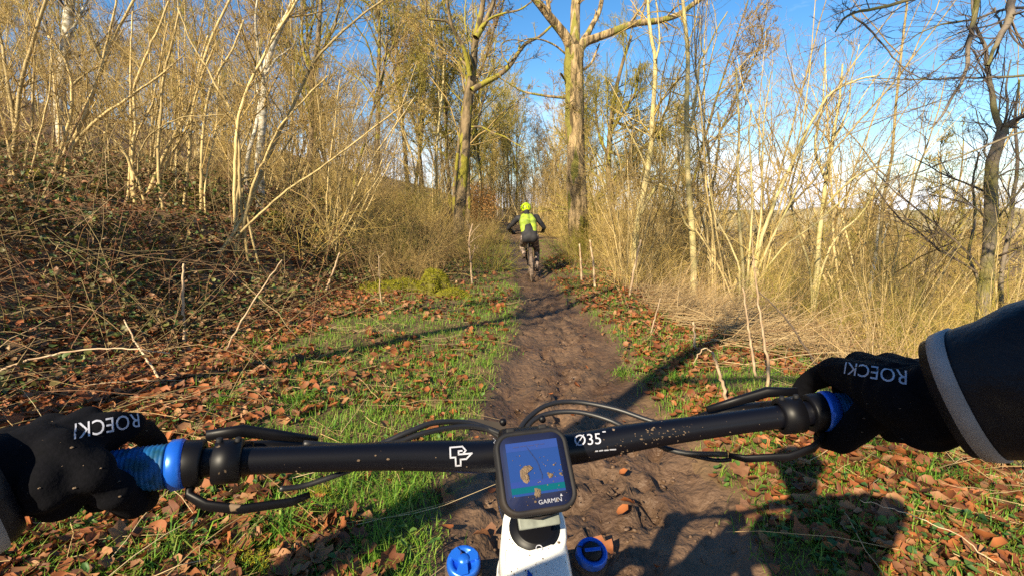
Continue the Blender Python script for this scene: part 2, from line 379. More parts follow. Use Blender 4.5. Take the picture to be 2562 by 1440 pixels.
def submesh(name, V, F):
    u, inv = np.unique(F.ravel(), return_inverse=True)
    return np_mesh(name, V[u], inv.reshape(F.shape))
tag(link('ground', submesh('ground', V, F[~pm]), M['ground']), 'leaf strewn brown forest floor rising to a bank on the left', 'ground', kind='structure')
tag(link('path', submesh('path', V, F[pm]), M['mud']), 'rutted wet brown mud track through the wood', 'path', kind='structure')

# far valley: one sheet to the horizon, with fields
m = bpy.data.materials.new('valley_fields'); m.use_nodes = True; t = m.node_tree
b = t.nodes['Principled BSDF']; b.inputs['Roughness'].default_value = 0.95
tcn = t.nodes.new('ShaderNodeTexCoord'); vo = t.nodes.new('ShaderNodeTexVoronoi'); vo.inputs['Scale'].default_value = 0.011
mpn = t.nodes.new('ShaderNodeMapping'); t.links.new(tcn.outputs['Object'], mpn.inputs[0]); t.links.new(mpn.outputs[0], vo.inputs['Vector'])
rp = t.nodes.new('ShaderNodeValToRGB'); rp.color_ramp.interpolation = 'CONSTANT'
for i, (p, c) in enumerate([(0, (0.20, 0.25, 0.10)), (0.25, (0.36, 0.28, 0.17)), (0.55, (0.24, 0.28, 0.12)), (0.7, (0.33, 0.27, 0.16))]):  # field colours lightened to carry the distant haze; no air is built
    e = rp.color_ramp.elements[i] if i < 2 else rp.color_ramp.elements.new(p)
    e.position = p; e.color = (*c, 1)
sep = t.nodes.new('ShaderNodeSeparateColor'); t.links.new(vo.outputs['Color'], sep.inputs[0]); t.links.new(sep.outputs[0], rp.inputs[0]); t.links.new(rp.outputs[0], b.inputs['Base Color'])
def sheet(name, x0, x1, y0, y1, z, n, mt, amp=0, lab=None):
    X, Y = np.meshgrid(np.linspace(x0, x1, n), np.linspace(y0, y1, n)); Z = z + amp * (fbm(X / 700, Y / 700, 5, 3) - 0.5)
    a, b_ = np.meshgrid(np.arange(n - 1), np.arange(n - 1)); q = b_ * n + a
    o = link(name, np_mesh(name, np.stack([X, Y, Z], -1).reshape(-1, 3), np.stack([q, q + 1, q + n + 1, q + n], -1).reshape(-1, 4)), mt)
    return tag(o, lab, name.replace('_', ' '), kind='structure')
M['far_wood'] = mat('distant_woods', (0.26, 0.22, 0.13), 0.95, (0.36, 0.30, 0.18), 0.02, 4)
n_ = 500; th_ = np.linspace(R(-30), R(115), n_); rows = []
for k_, (rr_, zb) in enumerate([(900, -34), (1000, -6), (1060, -4), (1300, -34)]):
    q_ = 14 * (fbm(th_ * 9, th_ * 0 + 3, 5, 3) - .35) + 5 * (fbm(th_ * 160, th_ * 0 + k_, 6, 3) - .5); rows.append(np.stack([rr_ * np.sin(th_), rr_ * np.cos(th_), zb + (q_ if zb > -20 else 0 * q_)], 1))
i_ = np.arange(n_ - 1); Fh = np.concatenate([np.stack([k_ * n_ + i_, k_ * n_ + i_ + 1, (k_ + 1) * n_ + i_ + 1, (k_ + 1) * n_ + i_], 1) for k_ in range(3)])
tag(link('hills', np_mesh('hills', np.concatenate(rows), Fh), M['far_wood']), 'low wooded ridge on the far side of the valley', 'hills', kind='structure')
sheet('valley', -5000, 9000, -3000, 9000, -33, 80, m, 8, 'low green and tan farmland far below the slope')
# ------------------------------------------------------------------ plants: prototypes
def place(proto, name, label, cat, group, x, y, rz=0.0, s=1.0, sink=0.06, tilt=(0, 0)):
    z = g1(x, y) - sink
    if len(proto) == 1:
        o = link(name, proto[0][1]); o.location = (x, y, z); o.rotation_euler = (tilt[0], tilt[1], rz); o.scale = (s, s, s)
        return tag(o, label, cat, group)
    e = empty(name, (x, y, z), rz, label, cat, group); e.scale = (s, s, s); e.rotation_euler = (tilt[0], tilt[1], rz)
    for pn, me in proto:
        c = link(pn, me, None, e)
        if pn in ('twigs', 'catkins', 'crown'): c['kind'] = 'stuff'
    return e
def fin(name, mb, mt):
    me = mb.mesh(name); me.materials.append(mt); return me
def catkins(rg, mb, pts, n, size=0.045):
    """hanging catkins along the twigs"""
    N, P, _ = pts.shape
    i = rg.integers(0, N, n); j = rg.integers(1, P, n); p = pts[i, j]
    L = rg.uniform(0.6, 1.2, n) * size
    q = np.stack([p, p - np.c_[rg.normal(0, .006, n), rg.normal(0, .006, n), L * .5], p - np.c_[rg.normal(0, .01, n), rg.normal(0, .01, n), L]], 1)
    mb.tubes(q, np.tile([0.003, 0.0055, 0.003], (n, 1)), 3)
def coppice(seed, k, H, lean=(4, 30), bark='hazel', tw='twig', nb=9, nt=6, thick=1.0, bias=(0.12, 0), ck=0, r0=(0.011, 0.024), spread=0.22, tthick=1.0):
    rg = np.random.default_rng(seed)
    a = rg.uniform(0, 2 * math.pi, k); ln = np.radians(rg.uniform(*lean, k)); rr = rg.uniform(0.02, spread, k)
    P0 = np.c_[np.cos(a) * rr, np.sin(a) * rr, np.zeros(k)]
    D = np.c_[np.cos(a) * np.sin(ln) + bias[0], np.sin(a) * np.sin(ln) + bias[1], np.cos(ln)]
    L = H * rg.uniform(0.6, 1.1, k); R0 = rg.uniform(*r0, k) * thick
    pts, rad = grow(rg, P0, D, L, R0, 12, 0.055, 0.012, 0.22)
    out = [('stem', fin('stem', MB().tubes(pts[i:i + 1], rad[i:i + 1], 6), M[bark])) for i in range(k)]
    mb = MB()
    s = spawn(rg, pts, rad, nb, 0.22, 1.0, (18, 50), (0.22, 0.48), 0.55, 0.0028 * tthick)
    p1, r1 = grow(rg, *s, 7, 0.12, 0.03, 0.4); mb.tubes(p1, r1, 4)
    s = spawn(rg, p1, r1, nt, 0.15, 1.0, (20, 60), (0.3, 0.7), 0.6, 0.0019 * tthick)
    p2, r2 = grow(rg, *s, 5, 0.16, 0.02, 0.5); mb.tubes(p2, r2, 3)
    s = spawn(rg, p2, r2, 2, 0.2, 1.0, (25, 60), (0.3, 0.7), 0.7, 0.0015 * tthick)
    p3, r3 = grow(rg, *s, 3, 0.16, 0.02, 0.6); mb.tubes(p3, r3, 3)
    out.append(('twigs', fin('twigs', mb, M[tw])))
    if ck:
        c = MB(); catkins(rg, c, p2, ck); out.append(('catkins', fin('catkins', c, M['catkin'])))
    return out
def brush(seed, k, H, tw='twig_gold', lean=(2, 42), spread=0.5, r0=(0.003, 0.010), nb=6, nt=3):
    """low bare shrub of many thin rods: one mesh"""
    rg = np.random.default_rng(seed); mb = MB()
    a = rg.uniform(0, 2 * math.pi, k); ln = np.radians(rg.uniform(*lean, k)); rr = spread * np.sqrt(rg.uniform(0, 1, k))
    P0 = np.c_[np.cos(a) * rr, np.sin(a) * rr, np.zeros(k)]; a2 = a + rg.normal(0, 1.0, k)
    D = np.c_[np.cos(a2) * np.sin(ln), np.sin(a2) * np.sin(ln), np.cos(ln)]
    pts, rad = grow(rg, P0, D, H * rg.uniform(0.5, 1.1, k), rg.uniform(*r0, k), 8, 0.19, -0.012, 0.35); mb.tubes(pts, rad, 4)
    s = spawn(rg, pts, rad, nb, 0.15, 1.0, (20, 80), (0.25, 0.6), 0.6, 0.0025); p1, r1 = grow(rg, *s, 5, 0.18, 0.0, 0.5); mb.tubes(p1, r1, 3)
    s = spawn(rg, p1, r1, nt, 0.15, 1.0, (20, 60), (0.3, 0.7), 0.7, 0.002); p2, r2 = grow(rg, *s, 3, 0.15, 0.0, 0.6); mb.tubes(p2, r2, 3)
    return [('brush', fin('bare_shrub', mb, M[tw]))]
def tree(seed, H, r, bark='hazel_dark', tw='twig', nb=16, nt=8, nf=4, up=0.03, first=0.3, ang=(25, 60), sides=8, wig=0.05, twk=1.0, lean=0.05, forks=1):
    """slender tree: trunk (+ forks), crown of branches and twigs"""
    rg = np.random.default_rng(seed)
    pts, rad = grow(rg, np.zeros((1, 3)), np.array([[rg.normal(0, lean), rg.normal(0, lean), 1.0]]), np.array([H]), np.array([r]), 16, wig, 0.02, 0.16)
    tb = MB().tubes(pts, rad, sides)
    if forks:
        s = spawn(rg, pts, rad, forks, 0.3, 0.65, (12, 28), (0.55, 0.75), 0.75); fp, fr = grow(rg, *s, 16, wig, 0.04, 0.2); tb.tubes(fp, fr, sides)
        pts = np.concatenate([pts, fp]); rad = np.concatenate([rad, fr])
    cb = MB()
    s = spawn(rg, pts, rad, nb, first, 1.0, ang, (0.2, 0.42), 0.5, 0.006 * twk); p1, r1 = grow(rg, *s, 9, 0.14, up, 0.3); cb.tubes(p1, r1, 4)
    s = spawn(rg, p1, r1, nt, 0.15, 1.0, (20, 60), (0.3, 0.6), 0.55, 0.0042 * twk); p2, r2 = grow(rg, *s, 6, 0.16, up, 0.5); cb.tubes(p2, r2, 3)
    s = spawn(rg, p2, r2, nf, 0.15, 1.0, (20, 60), (0.35, 0.75), 0.7, 0.0034 * twk); p3, r3 = grow(rg, *s, 3, 0.2, up, 0.6); cb.tubes(p3, r3, 3)
    return [('trunk', fin('trunk', tb, M[bark])), ('crown', fin('crown', cb, M[tw]))]

def traced(name, label, cat, y, limbs, bark, tw, part0='trunk', group=None, nb=5, nt=5, nf=3, sides=9, twk=1.0, seed=1, jit=0.0, ymess=0.5, t0=0.3, up=0.03, lr=(0.25, 0.5), brL=None, extra=None, root=0.35):
    """a tree drawn limb by limb: limbs = [(pixels, width0 px, width1 px, depth offset)], first limb stands on the ground"""
    rg = np.random.default_rng(seed); base = None; meshes = []; P_, R_ = [], []
    for k, lm in enumerate(limbs):
        px, w0, w1 = lm[:3]; dy = lm[3] if len(lm) > 3 else 0.0
        q = np.array([at(a, b, y) for a, b in px])
        q[:, 1] += np.linspace(0, dy, len(q))                       # real depth: limbs lean to or from the viewer
        q[:, 0] *= q[:, 1] / y; q[:, 2] = CAM_H + (q[:, 2] - CAM_H) * q[:, 1] / y
        ground_it = k == 0 or (len(lm) > 4 and lm[4])
        if ground_it:
            z = g1(q[0, 0], q[0, 1])
            if q[0, 2] > z - 0.05:
                t_ = min(1.2, (q[0, 2] - z + 0.1) / max(0.2, q[1, 2] - q[0, 2])) * (0.75 if part0 == 'stem' else 0.25)
                q = np.concatenate([[[q[0, 0] - t_ * (q[1, 0] - q[0, 0]) + (rg.normal(0, .10) if k else 0), q[0, 1] + (rg.normal(0, .12) if k else 0), 0.0]], q]); q[0, 2] = g1(q[0, 0], q[0, 1]) - 0.1
            if base is None: base = np.array([q[0, 0], q[0, 1], z - 0.02])
        n = max(10, 4 * len(q)); r = np.linspace(w0, w1, n) * y / F_PX / 2 * (0.85 if part0 == 'stem' else 1.0)
        p = resample(q, n, jit * 0.35, rg)
        if ground_it and root and k == 0: r = r * (1 + root * np.exp(-np.linspace(0, n, n) / 1.8))
        meshes.append((p, r)); P_.append(resample(p, 16)); R_.append(np.interp(np.linspace(0, 1, 16), np.linspace(0, 1, n), r))
    e = empty(name, base, 0, label, cat, group)
    for k, (p, r) in enumerate(meshes):
        mb = MB()
        if part0 == 'trunk' and r.max() > 0.035:      # ridged, knobbly bark outline
            sd_ = max(sides, 16 if r.max() > 0.15 else 12); nr_ = int(np.clip(np.linalg.norm(np.diff(p, axis=0), axis=1).sum() / 0.09, 24, 110))
            pp = resample(p - base, nr_); rr_ = np.interp(np.linspace(0, 1, nr_), np.linspace(0, 1, len(r)), r)
            Vt_, Ft_ = tubes(pp[None], rr_[None], sd_); an_ = np.tile(np.arange(sd_) / sd_, nr_); ht_ = np.repeat(np.arange(nr_), sd_)
            nz_ = 0.20 * (vn(an_ * sd_ * 0.5 * 1.0 + 0 * ht_, ht_ * 0.22, seed + 3) - .5) + 0.30 * (fbm(an_ * 3 + 7, ht_ * 0.09, seed + 9, 3) - .5)
            ax3 = np.repeat(pp, sd_, axis=0); mb.add(ax3 + (Vt_ - ax3) * (1 + nz_)[:, None], Ft_)
        else: mb.tube(p - base, r, sides if k == 0 else max(6, sides - 2))
        pn = part0 if (k == 0 or part0 == 'stem') else 'limb'
        link(pn, fin(pn, mb, M[bark]), None, e)
    if nb:
        pts = np.array(P_) - base; rad = np.array(R_); cb = MB()
        s = spawn(rg, pts, rad, nb, t0, 1.0, (25, 65), lr, 0.4, 0.004 * twk)
        if brL: s = (s[0], s[1], rg.uniform(*brL, len(s[2])), s[3])
        s = (s[0], s[1], s[2], np.minimum(s[3], 0.02 * twk))
        p1, r1 = grow(rg, *s, 7, 0.15, up, 0.35); cb.tubes(p1, r1, 3)
        s = spawn(rg, p1, r1, nt, 0.15, 1.0, (20, 60), (0.3, 0.6), 0.6, 0.0026 * twk); p2, r2 = grow(rg, *s, 4, 0.2, up, 0.5); cb.tubes(p2, r2, 3)
        if nf:
            s = spawn(rg, p2, r2, nf, 0.15, 1.0, (20, 60), (0.35, 0.75), 0.7, 0.0021 * twk); p3, r3 = grow(rg, *s, 2, 0.25, up, 0.6); cb.tubes(p3, r3, 3)
        link('crown' if part0 == 'trunk' else 'twigs', fin('crown', cb, M[tw]), None, e)['kind'] = 'stuff'
        if extra: extra(rg, e, p2)
    return e

def shoots(rg, e):
    """fine shoots clinging to the trunk of the stout oak, and moss at its foot"""
    n = 420; h = np.where(rg.uniform(size=n) < .6, rg.normal(4.6, .7, n), rg.uniform(.6, 6.2, n)); a = rg.uniform(0, 2 * math.pi, n); P0 = np.c_[.25 * np.cos(a) - .02 - .012 * h, .25 * np.sin(a), h]
    c = MB(); p, r = grow(rg, P0, np.c_[np.cos(a), np.sin(a), rg.normal(.3, .6, n)], rg.uniform(.15, .6, n), np.full(n, .006), 5, .25, .05, .5); c.tubes(p, r, 3)
    s = spawn(rg, p, r, 3, .2, 1, (20, 60), (.3, .7), .8, .004); p, r = grow(rg, *s, 3, .2, .02, .6); c.tubes(p, r, 3); link('trunk_shoots', fin('trunk_shoots', c, M['twig_green']), None, e)['kind'] = 'stuff'
    n = 2600; h = np.abs(rg.normal(.55, .28, n)); a = rg.normal(-1.25, .55, n); rr = .31 - .03 * h; P0 = np.c_[rr * np.cos(a), rr * np.sin(a), h]
    p, r = grow(rg, P0, np.c_[np.cos(a), np.sin(a), rg.normal(.2, .5, n)], rg.uniform(.03, .08, n), np.full(n, .008), 2, .3, 0, .4); c = MB().tubes(p, r, 3); link('moss', fin('moss', c, M['moss']), None, e)['kind'] = 'stuff'
# ------------------------------------------------------------------ the two big trees ahead
traced('oak_tree', 'tall mossy oak leaning slightly, forked high, left of the path beyond the rider', 'tree', 18.0, [
    ([(1148, 585), (1152, 500), (1160, 400), (1167, 300), (1176, 230), (1183, 180), (1187, 130), (1194, 80), (1206, 20), (1216, -70), (1222, -160)], 31, 9, 0.6),
    ([(1176, 190), (1168, 150), (1160, 120), (1146, 95), (1133, 70), (1124, 40), (1118, 0), (1112, -60)], 11, 5, -0.8),
    ([(1138, 75), (1118, 55), (1092, 50), (1070, 45), (1066, 15), (1062, -30)], 6, 3, -0.6),
    ([(1180, 228), (1212, 208), (1245, 190), (1275, 165), (1295, 135), (1318, 108), (1350, 92), (1385, 60)], 15, 5, 1.2),
    ([(1190, 95), (1212, 60), (1228, 25), (1240, -20), (1246, -70)], 15, 7, 0.8),
    ([(1205, 70), (1225, 48), (1260, 34), (1300, 25), (1330, 5)], 7, 3, -0.5),
    ([(1172, 170), (1155, 150), (1143, 125)], 8, 3, 0.6),
    ([(1180, 318), (1205, 318), (1232, 332), (1262, 342), (1290, 360), (1318, 372)], 5, 2, -0.6),
    ([(1272, 160), (1258, 140), (1256, 110), (1285, 100), (1330, 110)], 4, 2, 0.4),
], 'oak', 'twig_green', nb=6, nt=5, nf=3, twk=2.0, seed=3, t0=0.4, lr=(0.12, 0.3))
traced('oak_tree', 'stout rough-barked oak with broad forked limbs, right of the path beyond the rider', 'tree', 15.5, [
    ([(1446, 640), (1444, 540), (1441, 440), (1439, 340), (1437, 240), (1435, 160), (1435, 118)], 50, 44, 0.0),
    ([(1432, 135), (1420, 100), (1400, 72), (1376, 45), (1350, 12), (1318, -25), (1290, -60)], 26, 11, -0.8),
    ([(1438, 140), (1438, 90), (1438, 40), (1441, -10), (1446, -90)], 27, 18, 0.5),
    ([(1380, 52), (1374, 30), (1371, 0), (1369, -60)], 12, 8, 0.5),
    ([(1446, 128), (1462, 108), (1490, 97), (1535, 80), (1570, 66), (1600, 58), (1650, 52), (1695, 38), (1735, 10), (1790, -30)], 22, 10, 0.8),
    ([(1448, 118), (1466, 92), (1482, 62), (1500, 25), (1512, -40)], 16, 9, 1.0),
    ([(1424, 245), (1390, 243), (1350, 238), (1310, 230), (1282, 214), (1255, 198), (1236, 186)], 7, 2, -0.6),
    ([(1418, 138), (1390, 115), (1355, 100), (1320, 98), (1290, 110)], 5, 2, -0.8),
    ([(1422, 210), (1408, 192), (1404, 185)], 6, 4, -0.4),
    ([(1452, 180), (1478, 160), (1492, 130), (1500, 110)], 7, 3, 0.4),
], 'oak_big', 'twig', nb=6, nt=5, nf=3, twk=1.9, seed=8, t0=0.45, lr=(0.12, 0.3), sides=18, root=0.25, extra=lambda rg, e, p2: shoots(rg, e))

# twiggy olive tree behind the stout oak
def drooper(rg, e, p2):
    c = MB(); n = 2200; N, P, _ = p2.shape
    i = rg.integers(0, N, n); p = p2[i, rg.integers(1, P, n)]
    dirs = np.c_[rg.normal(0, .3, n), rg.normal(0, .3, n), -np.ones(n)]
    a, b = grow(rg, p, dirs, rg.uniform(.2, .7, n), np.full(n, .008), 3, .15, -.05, .5); c.tubes(a, b, 3)
    link('hanging_twigs', fin('hanging_twigs', c, M['twig_green']), None, e)['kind'] = 'stuff'
traced('ivy_clad_tree', 'dense olive twiggy tree close behind the stout oak', 'tree', 21.0, [
    ([(1525, 620), (1530, 520), (1522, 420), (1528, 320), (1540, 230), (1560, 150), (1580, 90)], 20, 6, 0.5),
    ([(1528, 330), (1560, 280), (1590, 230), (1600, 170)], 9, 4, -0.8),
    ([(1525, 400), (1500, 340), (1490, 270), (1500, 200)], 8, 4, 0.6),
    ([(1530, 300), (1575, 320), (1620, 330), (1650, 320)], 8, 3, 0.8),
    ([(1526, 380), (1560, 390), (1610, 370), (1640, 380)], 7, 3, -0.5),
    ([(1530, 460), (1580, 440), (1630, 450), (1690, 440)], 6, 3, -0.5),
], 'oak', 'twig_green', nb=22, nt=9, nf=4, twk=3.0, seed=12, t0=0.15, lr=(0.35, 0.7), extra=drooper, up=-0.02)

# ------------------------------------------------------------------ traced hazels on the left bank
def ck(n):
    def f(rg, e, p2):
        c = MB(); catkins(rg, c, p2, n, 0.05); link('catkins', fin('catkins', c, M['catkin']), None, e)['kind'] = 'stuff'
    return f
HZ = 'coppiced hazels on the left bank'
G = True
traced('hazel_coppice', 'pale coppiced hazel poles at the left edge of the bank', 'hazel', 7.6, [
    ([(44, 470), (38, 340), (20, 210), (4, 110), (-20, 20)], 13, 6, 0.3),
    ([(40, 470), (18, 340), (-6, 250), (-40, 120)], 11, 6, -0.3, G),
    ([(30, 430), (50, 230), (78, 120), (116, -5), (150, -90)], 13, 7, 0.2, G),
    ([(60, 430), (80, 330), (84, 200), (90, 110), (98, 20)], 8, 4, 0.5, G),
    ([(75, 440), (104, 320), (124, 230), (126, 150)], 7, 3, -0.5, G),
], 'hazel', 'twig', 'stem', HZ, nb=10, nt=6, nf=3, seed=21, jit=0.012, extra=ck(160))
traced('hazel_coppice', 'wide fan of pale coppiced hazel poles leaning right above the mossy stool', 'hazel', 8.2, [
    ([(172, 385), (200, 320), (228, 250), (262, 150), (290, 85), (330, 10), (372, -60)], 12, 6, 0.3),
    ([(182, 372), (222, 320), (264, 284), (330, 240), (392, 196), (460, 140)], 11, 4, -0.5, G),
    ([(160, 390), (192, 310), (240, 210), (264, 120), (288, 20), (296, -60)], 9, 5, 0.5, G),
    ([(120, 490), (140, 410), (175, 300), (180, 215), (168, 160), (150, 130), (120, 90)], 11, 4, -0.4, G),
    ([(180, 215), (215, 185), (262, 150), (310, 70)], 7, 3, 0.6),
    ([(178, 420), (260, 350), (300, 290), (350, 215)], 7, 3, 0.6, G),
    ([(150, 420), (148, 300), (136, 220), (128, 130), (135, 60)], 7, 3, 0.4, G),
], 'hazel', 'twig', 'stem', HZ, nb=10, nt=6, nf=3, seed=22, jit=0.012, extra=ck(160))
traced('hazel_coppice', 'straight upright coppiced hazel poles with a bent dark stem crossing them', 'hazel', 8.0, [
    ([(336, 495), (332, 400), (338, 300), (336, 224), (364, 144), (404, 54), (430, -20)], 10, 5, 0.2),
    ([(330, 480), (334, 380), (345, 330), (380, 260), (396, 180), (420, 60)], 8, 4, 0.4, G),
    ([(345, 450), (334, 430), (305, 370), (270, 338), (262, 332)], 10, 6, -0.3, G),
    ([(340, 470), (350, 380), (385, 330), (450, 296), (520, 290), (600, 280)], 5, 2, -0.5, G),
    ([(322, 470), (328, 340), (326, 220), (328, 120), (334, 10)], 8, 4, 0.5, G),
    ([(396, 430), (400, 320), (408, 200), (430, 110), (450, 20)], 10, 5, 0.0, G),
], 'hazel', 'twig', 'stem', HZ, nb=9, nt=6, nf=3, seed=23, jit=0.012, extra=ck(120))
traced('hazel_coppice', 'pair of long straight hazel poles leaning right beside a mossy stool', 'hazel', 8.6, [
    ([(366, 498), (398, 420), (432, 347), (484, 253), (505, 170), (530, 95), (578, -8), (600, -70)], 12, 6, 0.3),
    ([(378, 492), (425, 395), (474, 300), (498, 166), (520, 90)], 9, 4, 0.6, G),
    ([(468, 440), (474, 380), (480, 300), (490, 240), (512, 175), (540, 110)], 10, 5, 0.0, G),
    ([(440, 450), (445, 390), (480, 330), (520, 270)], 6, 3, 0.6, G),
], 'hazel', 'twig', 'stem', HZ, nb=10, nt=6, nf=3, seed=24, jit=0.010, extra=ck(120))
traced('hazel_coppice', 'single slim hazel with a kink, between the paired poles and the leaning fan', 'hazel', 8.0, [
    ([(503, 530), (504, 440), (506, 360), (520, 245), (548, 180), (582, 122), (610, 50)], 10, 5, 0.2),
    ([(512, 500), (520, 420), (540, 330), (546, 220), (560, 120)], 6, 3, 0.5, G),
], 'hazel', 'twig', 'stem', HZ, nb=10, nt=6, nf=3, seed=25, jit=0.010)
traced('hazel_coppice', 'hazel stool with long pale poles fanning right over the brambles', 'hazel', 7.4, [
    ([(588, 555), (588, 440), (593, 325), (606, 260), (630, 200), (676, 110), (724, 34), (760, -30)], 11, 6, 0.2),
    ([(614, 545), (648, 450), (686, 361), (729, 274), (787, 155), (850, 86), (905, 40), (960, 0)], 12, 5, 0.4, G),
    ([(606, 550), (636, 455), (664, 395), (700, 320), (760, 250), (820, 190)], 10, 4, -0.4, G),
    ([(640, 545), (720, 475), (794, 426), (867, 372), (960, 300), (1030, 250)], 8, 3, -0.6, G),
    ([(600, 480), (600, 400), (590, 300), (560, 245), (535, 205), (515, 165), (480, 110), (445, 20)], 9, 4, 0.3, G),
    ([(596, 470), (640, 440), (690, 400), (740, 330)], 8, 4, 0.8, G),
    ([(618, 540), (600, 400), (632, 300), (640, 200), (650, 100)], 7, 3, 0.9, G),
], 'hazel', 'twig', 'stem', HZ, nb=11, nt=6, nf=3, seed=26, jit=0.010, extra=ck(260))
traced('hazel_coppice', 'thin hazel rods leaning right at the far end of the bank', 'hazel', 9.5, [
    ([(840, 590), (880, 500), (930, 400), (985, 320), (1040, 240)], 6, 3, 0.3),
    ([(850, 590), (900, 510), (960, 430), (1020, 340)], 5, 2, 0.5, G),
    ([(830, 580), (850, 470), (868, 360), (900, 240)], 6, 3, 0.3, G),
    ([(820, 560), (820, 460), (835, 330), (850, 200)], 6, 3, -0.3, G),
    ([(845, 560), (850, 450), (880, 330), (940, 220)], 5, 3, 0.6, G),
], 'hazel', 'twig', 'stem', HZ, nb=11, nt=6, nf=3, seed=27, jit=0.012, extra=ck(200))
# birches on the left
traced('birch_tree', 'pale mossy birch trunk bending right among the left hazels', 'tree', 10.5, [
    ([(648, 420), (656, 330), (661, 250), (664, 190), (674, 140), (694, 85), (728, 20), (760, -50)], 20, 13, 0.3),
    ([(664, 190), (690, 150), (715, 130), (740, 110)], 6, 3, 0.5),
    ([(662, 215), (650, 150), (640, 60), (648, -40)], 8, 4, -0.5),
    ([(620, 400), (640, 320), (648, 260), (640, 200)], 12, 5, 0.8, G),
], 'birch', 'twig', nb=9, nt=6, nf=3, seed=31, twk=1.3, jit=0.01)
traced('birch_tree', 'tall pale birch trunk high on the slope at the upper left corner', 'tree', 14.0, [
    ([(150, 260), (158, 160), (166, 90), (174, 20), (182, -60), (190, -150)], 24, 18, 0.3),
    ([(166, 95), (190, 60), (210, 20), (240, -40)], 8, 4, 0.5),
    ([(158, 150), (130, 100), (110, 60), (95, 0)], 8, 4, -0.5),
], 'birch', 'twig_dark', nb=9, nt=7, nf=3, seed=32, twk=1.6, jit=0.01)
# mossy-limbed trees right of centre-left
traced('ash_tree', 'yellow-mossed thin tree hung with ivy, centre left among the hazels', 'tree', 13.0, [
    ([(775, 480), (778, 360), (780, 250), (784, 180), (795, 110), (800, 40), (806, -50)], 14, 8, 0.3),
    ([(782, 190), (760, 130), (755, 60), (760, -20)], 8, 4, 0.5),
    ([(786, 160), (815, 110), (840, 60), (850, 0)], 8, 4, -0.5),
], 'oak', 'twig_green', nb=12, nt=7, nf=3, seed=33, twk=1.6, jit=0.015, extra=ck(300))
# ------------------------------------------------------------------ right-hand saplings
RS = 'pale saplings right of the path'
traced('sapling_tree', 'slim pale straight sapling with forked top, nearest right of the path', 'tree', 9.0, [
    ([(1736, 690), (1733, 600), (1728, 520), (1722, 440), (1720, 350), (1718, 280), (1720, 200), (1721, 130), (1714, 60), (1708, -10), (1700, -80)], 17, 7, 0.2),
    ([(1722, 330), (1734, 285), (1744, 220), (1750, 160), (1762, 138), (1790, 80), (1820, 30)], 8, 3, 0.3),
    ([(1736, 580), (1715, 560), (1700, 520), (1680, 480), (1650, 460)], 6, 3, -0.3),
    ([(1762, 138), (1752, 100), (1752, 40)], 4, 2, 0.2),
], 'pale_bark', 'twig_gold', group=RS, nb=7, nt=5, nf=2, seed=41, twk=1.1, jit=0.006, root=0.2)
traced('sapling_tree', 'leaning pale sapling between the stout oak and the forked sapling', 'tree', 11.0, [
    ([(1590, 590), (1602, 520), (1618, 440), (1630, 360), (1632, 300), (1638, 220), (1640, 150), (1630, 95), (1624, 50), (1620, -30)], 17, 7, 0.2),
    ([(1640, 150), (1650, 110), (1648, 60), (1640, -10)], 6, 3, 0.4),
    ([(1600, 540), (1640, 470), (1680, 420), (1705, 380)], 9, 4, -0.5),
    ([(1622, 430), (1600, 380), (1575, 330), (1560, 300)], 5, 2, 0.5),
], 'pale_bark', 'twig_gold', group=RS, nb=7, nt=5, nf=2, seed=42, twk=1.2, jit=0.008)
traced('hazel_coppice', 'sunlit pale hazel with one long pole leaning right over the slope', 'hazel', 8.0, [
    ([(1880, 720), (1905, 600), (1940, 500), (1985, 400), (2020, 325), (2062, 255), (2092, 225), (2150, 198), (2200, 190)], 13, 4, 0.2),
    ([(1860, 700), (1850, 560), (1846, 440), (1850, 340), (1845, 240), (1842, 170)], 10, 5, 0.2, G),
    ([(1870, 700), (1880, 560), (1880, 450), (1874, 340), (1880, 260)], 8, 4, 0.4, G),
    ([(1890, 700), (1930, 600), (1990, 480), (2010, 380)], 9, 4, -0.2, G),
    ([(1850, 680), (1820, 600), (1790, 540), (1770, 440)], 7, 3, 0.5, G),
    ([(1900, 700), (1960, 620), (2040, 560), (2110, 500), (2160, 480)], 7, 3, -0.3, G),
    ([(1880, 690), (1902, 560), (1908, 420), (1912, 300), (1930, 180)], 8, 3, 0.6, G),
], 'pale_bark', 'twig_gold', 'stem', nb=9, nt=6, nf=2, seed=43, jit=0.012)
traced('hazel_coppice', 'sunlit forked hazel standing against the white cloud on the right slope', 'hazel', 9.0, [
    ([(2040, 720), (2050, 600), (2058, 520), (2070, 430), (2086, 340), (2100, 250), (2108, 160)], 17, 5, 0.2),
    ([(2066, 450), (2040, 380), (2050, 300), (2060, 240), (2064, 120)], 9, 3, 0.4),
    ([(2086, 350), (2120, 280), (2130, 200), (2150, 110)], 6, 2, -0.4),
    ([(2030, 700), (1990, 560), (1980, 470), (2010, 350), (2020, 260)], 8, 3, 0.4, G),
    ([(2060, 520), (2130, 450), (2190, 420), (2260, 410)], 7, 3, -0.3),
    ([(2050, 700), (2090, 600), (2150, 540), (2200, 470), (2270, 430)], 8, 3, 0.3, G),
], 'pale_bark', 'twig', 'stem', nb=9, nt=6, nf=2, seed=44, jit=0.012)
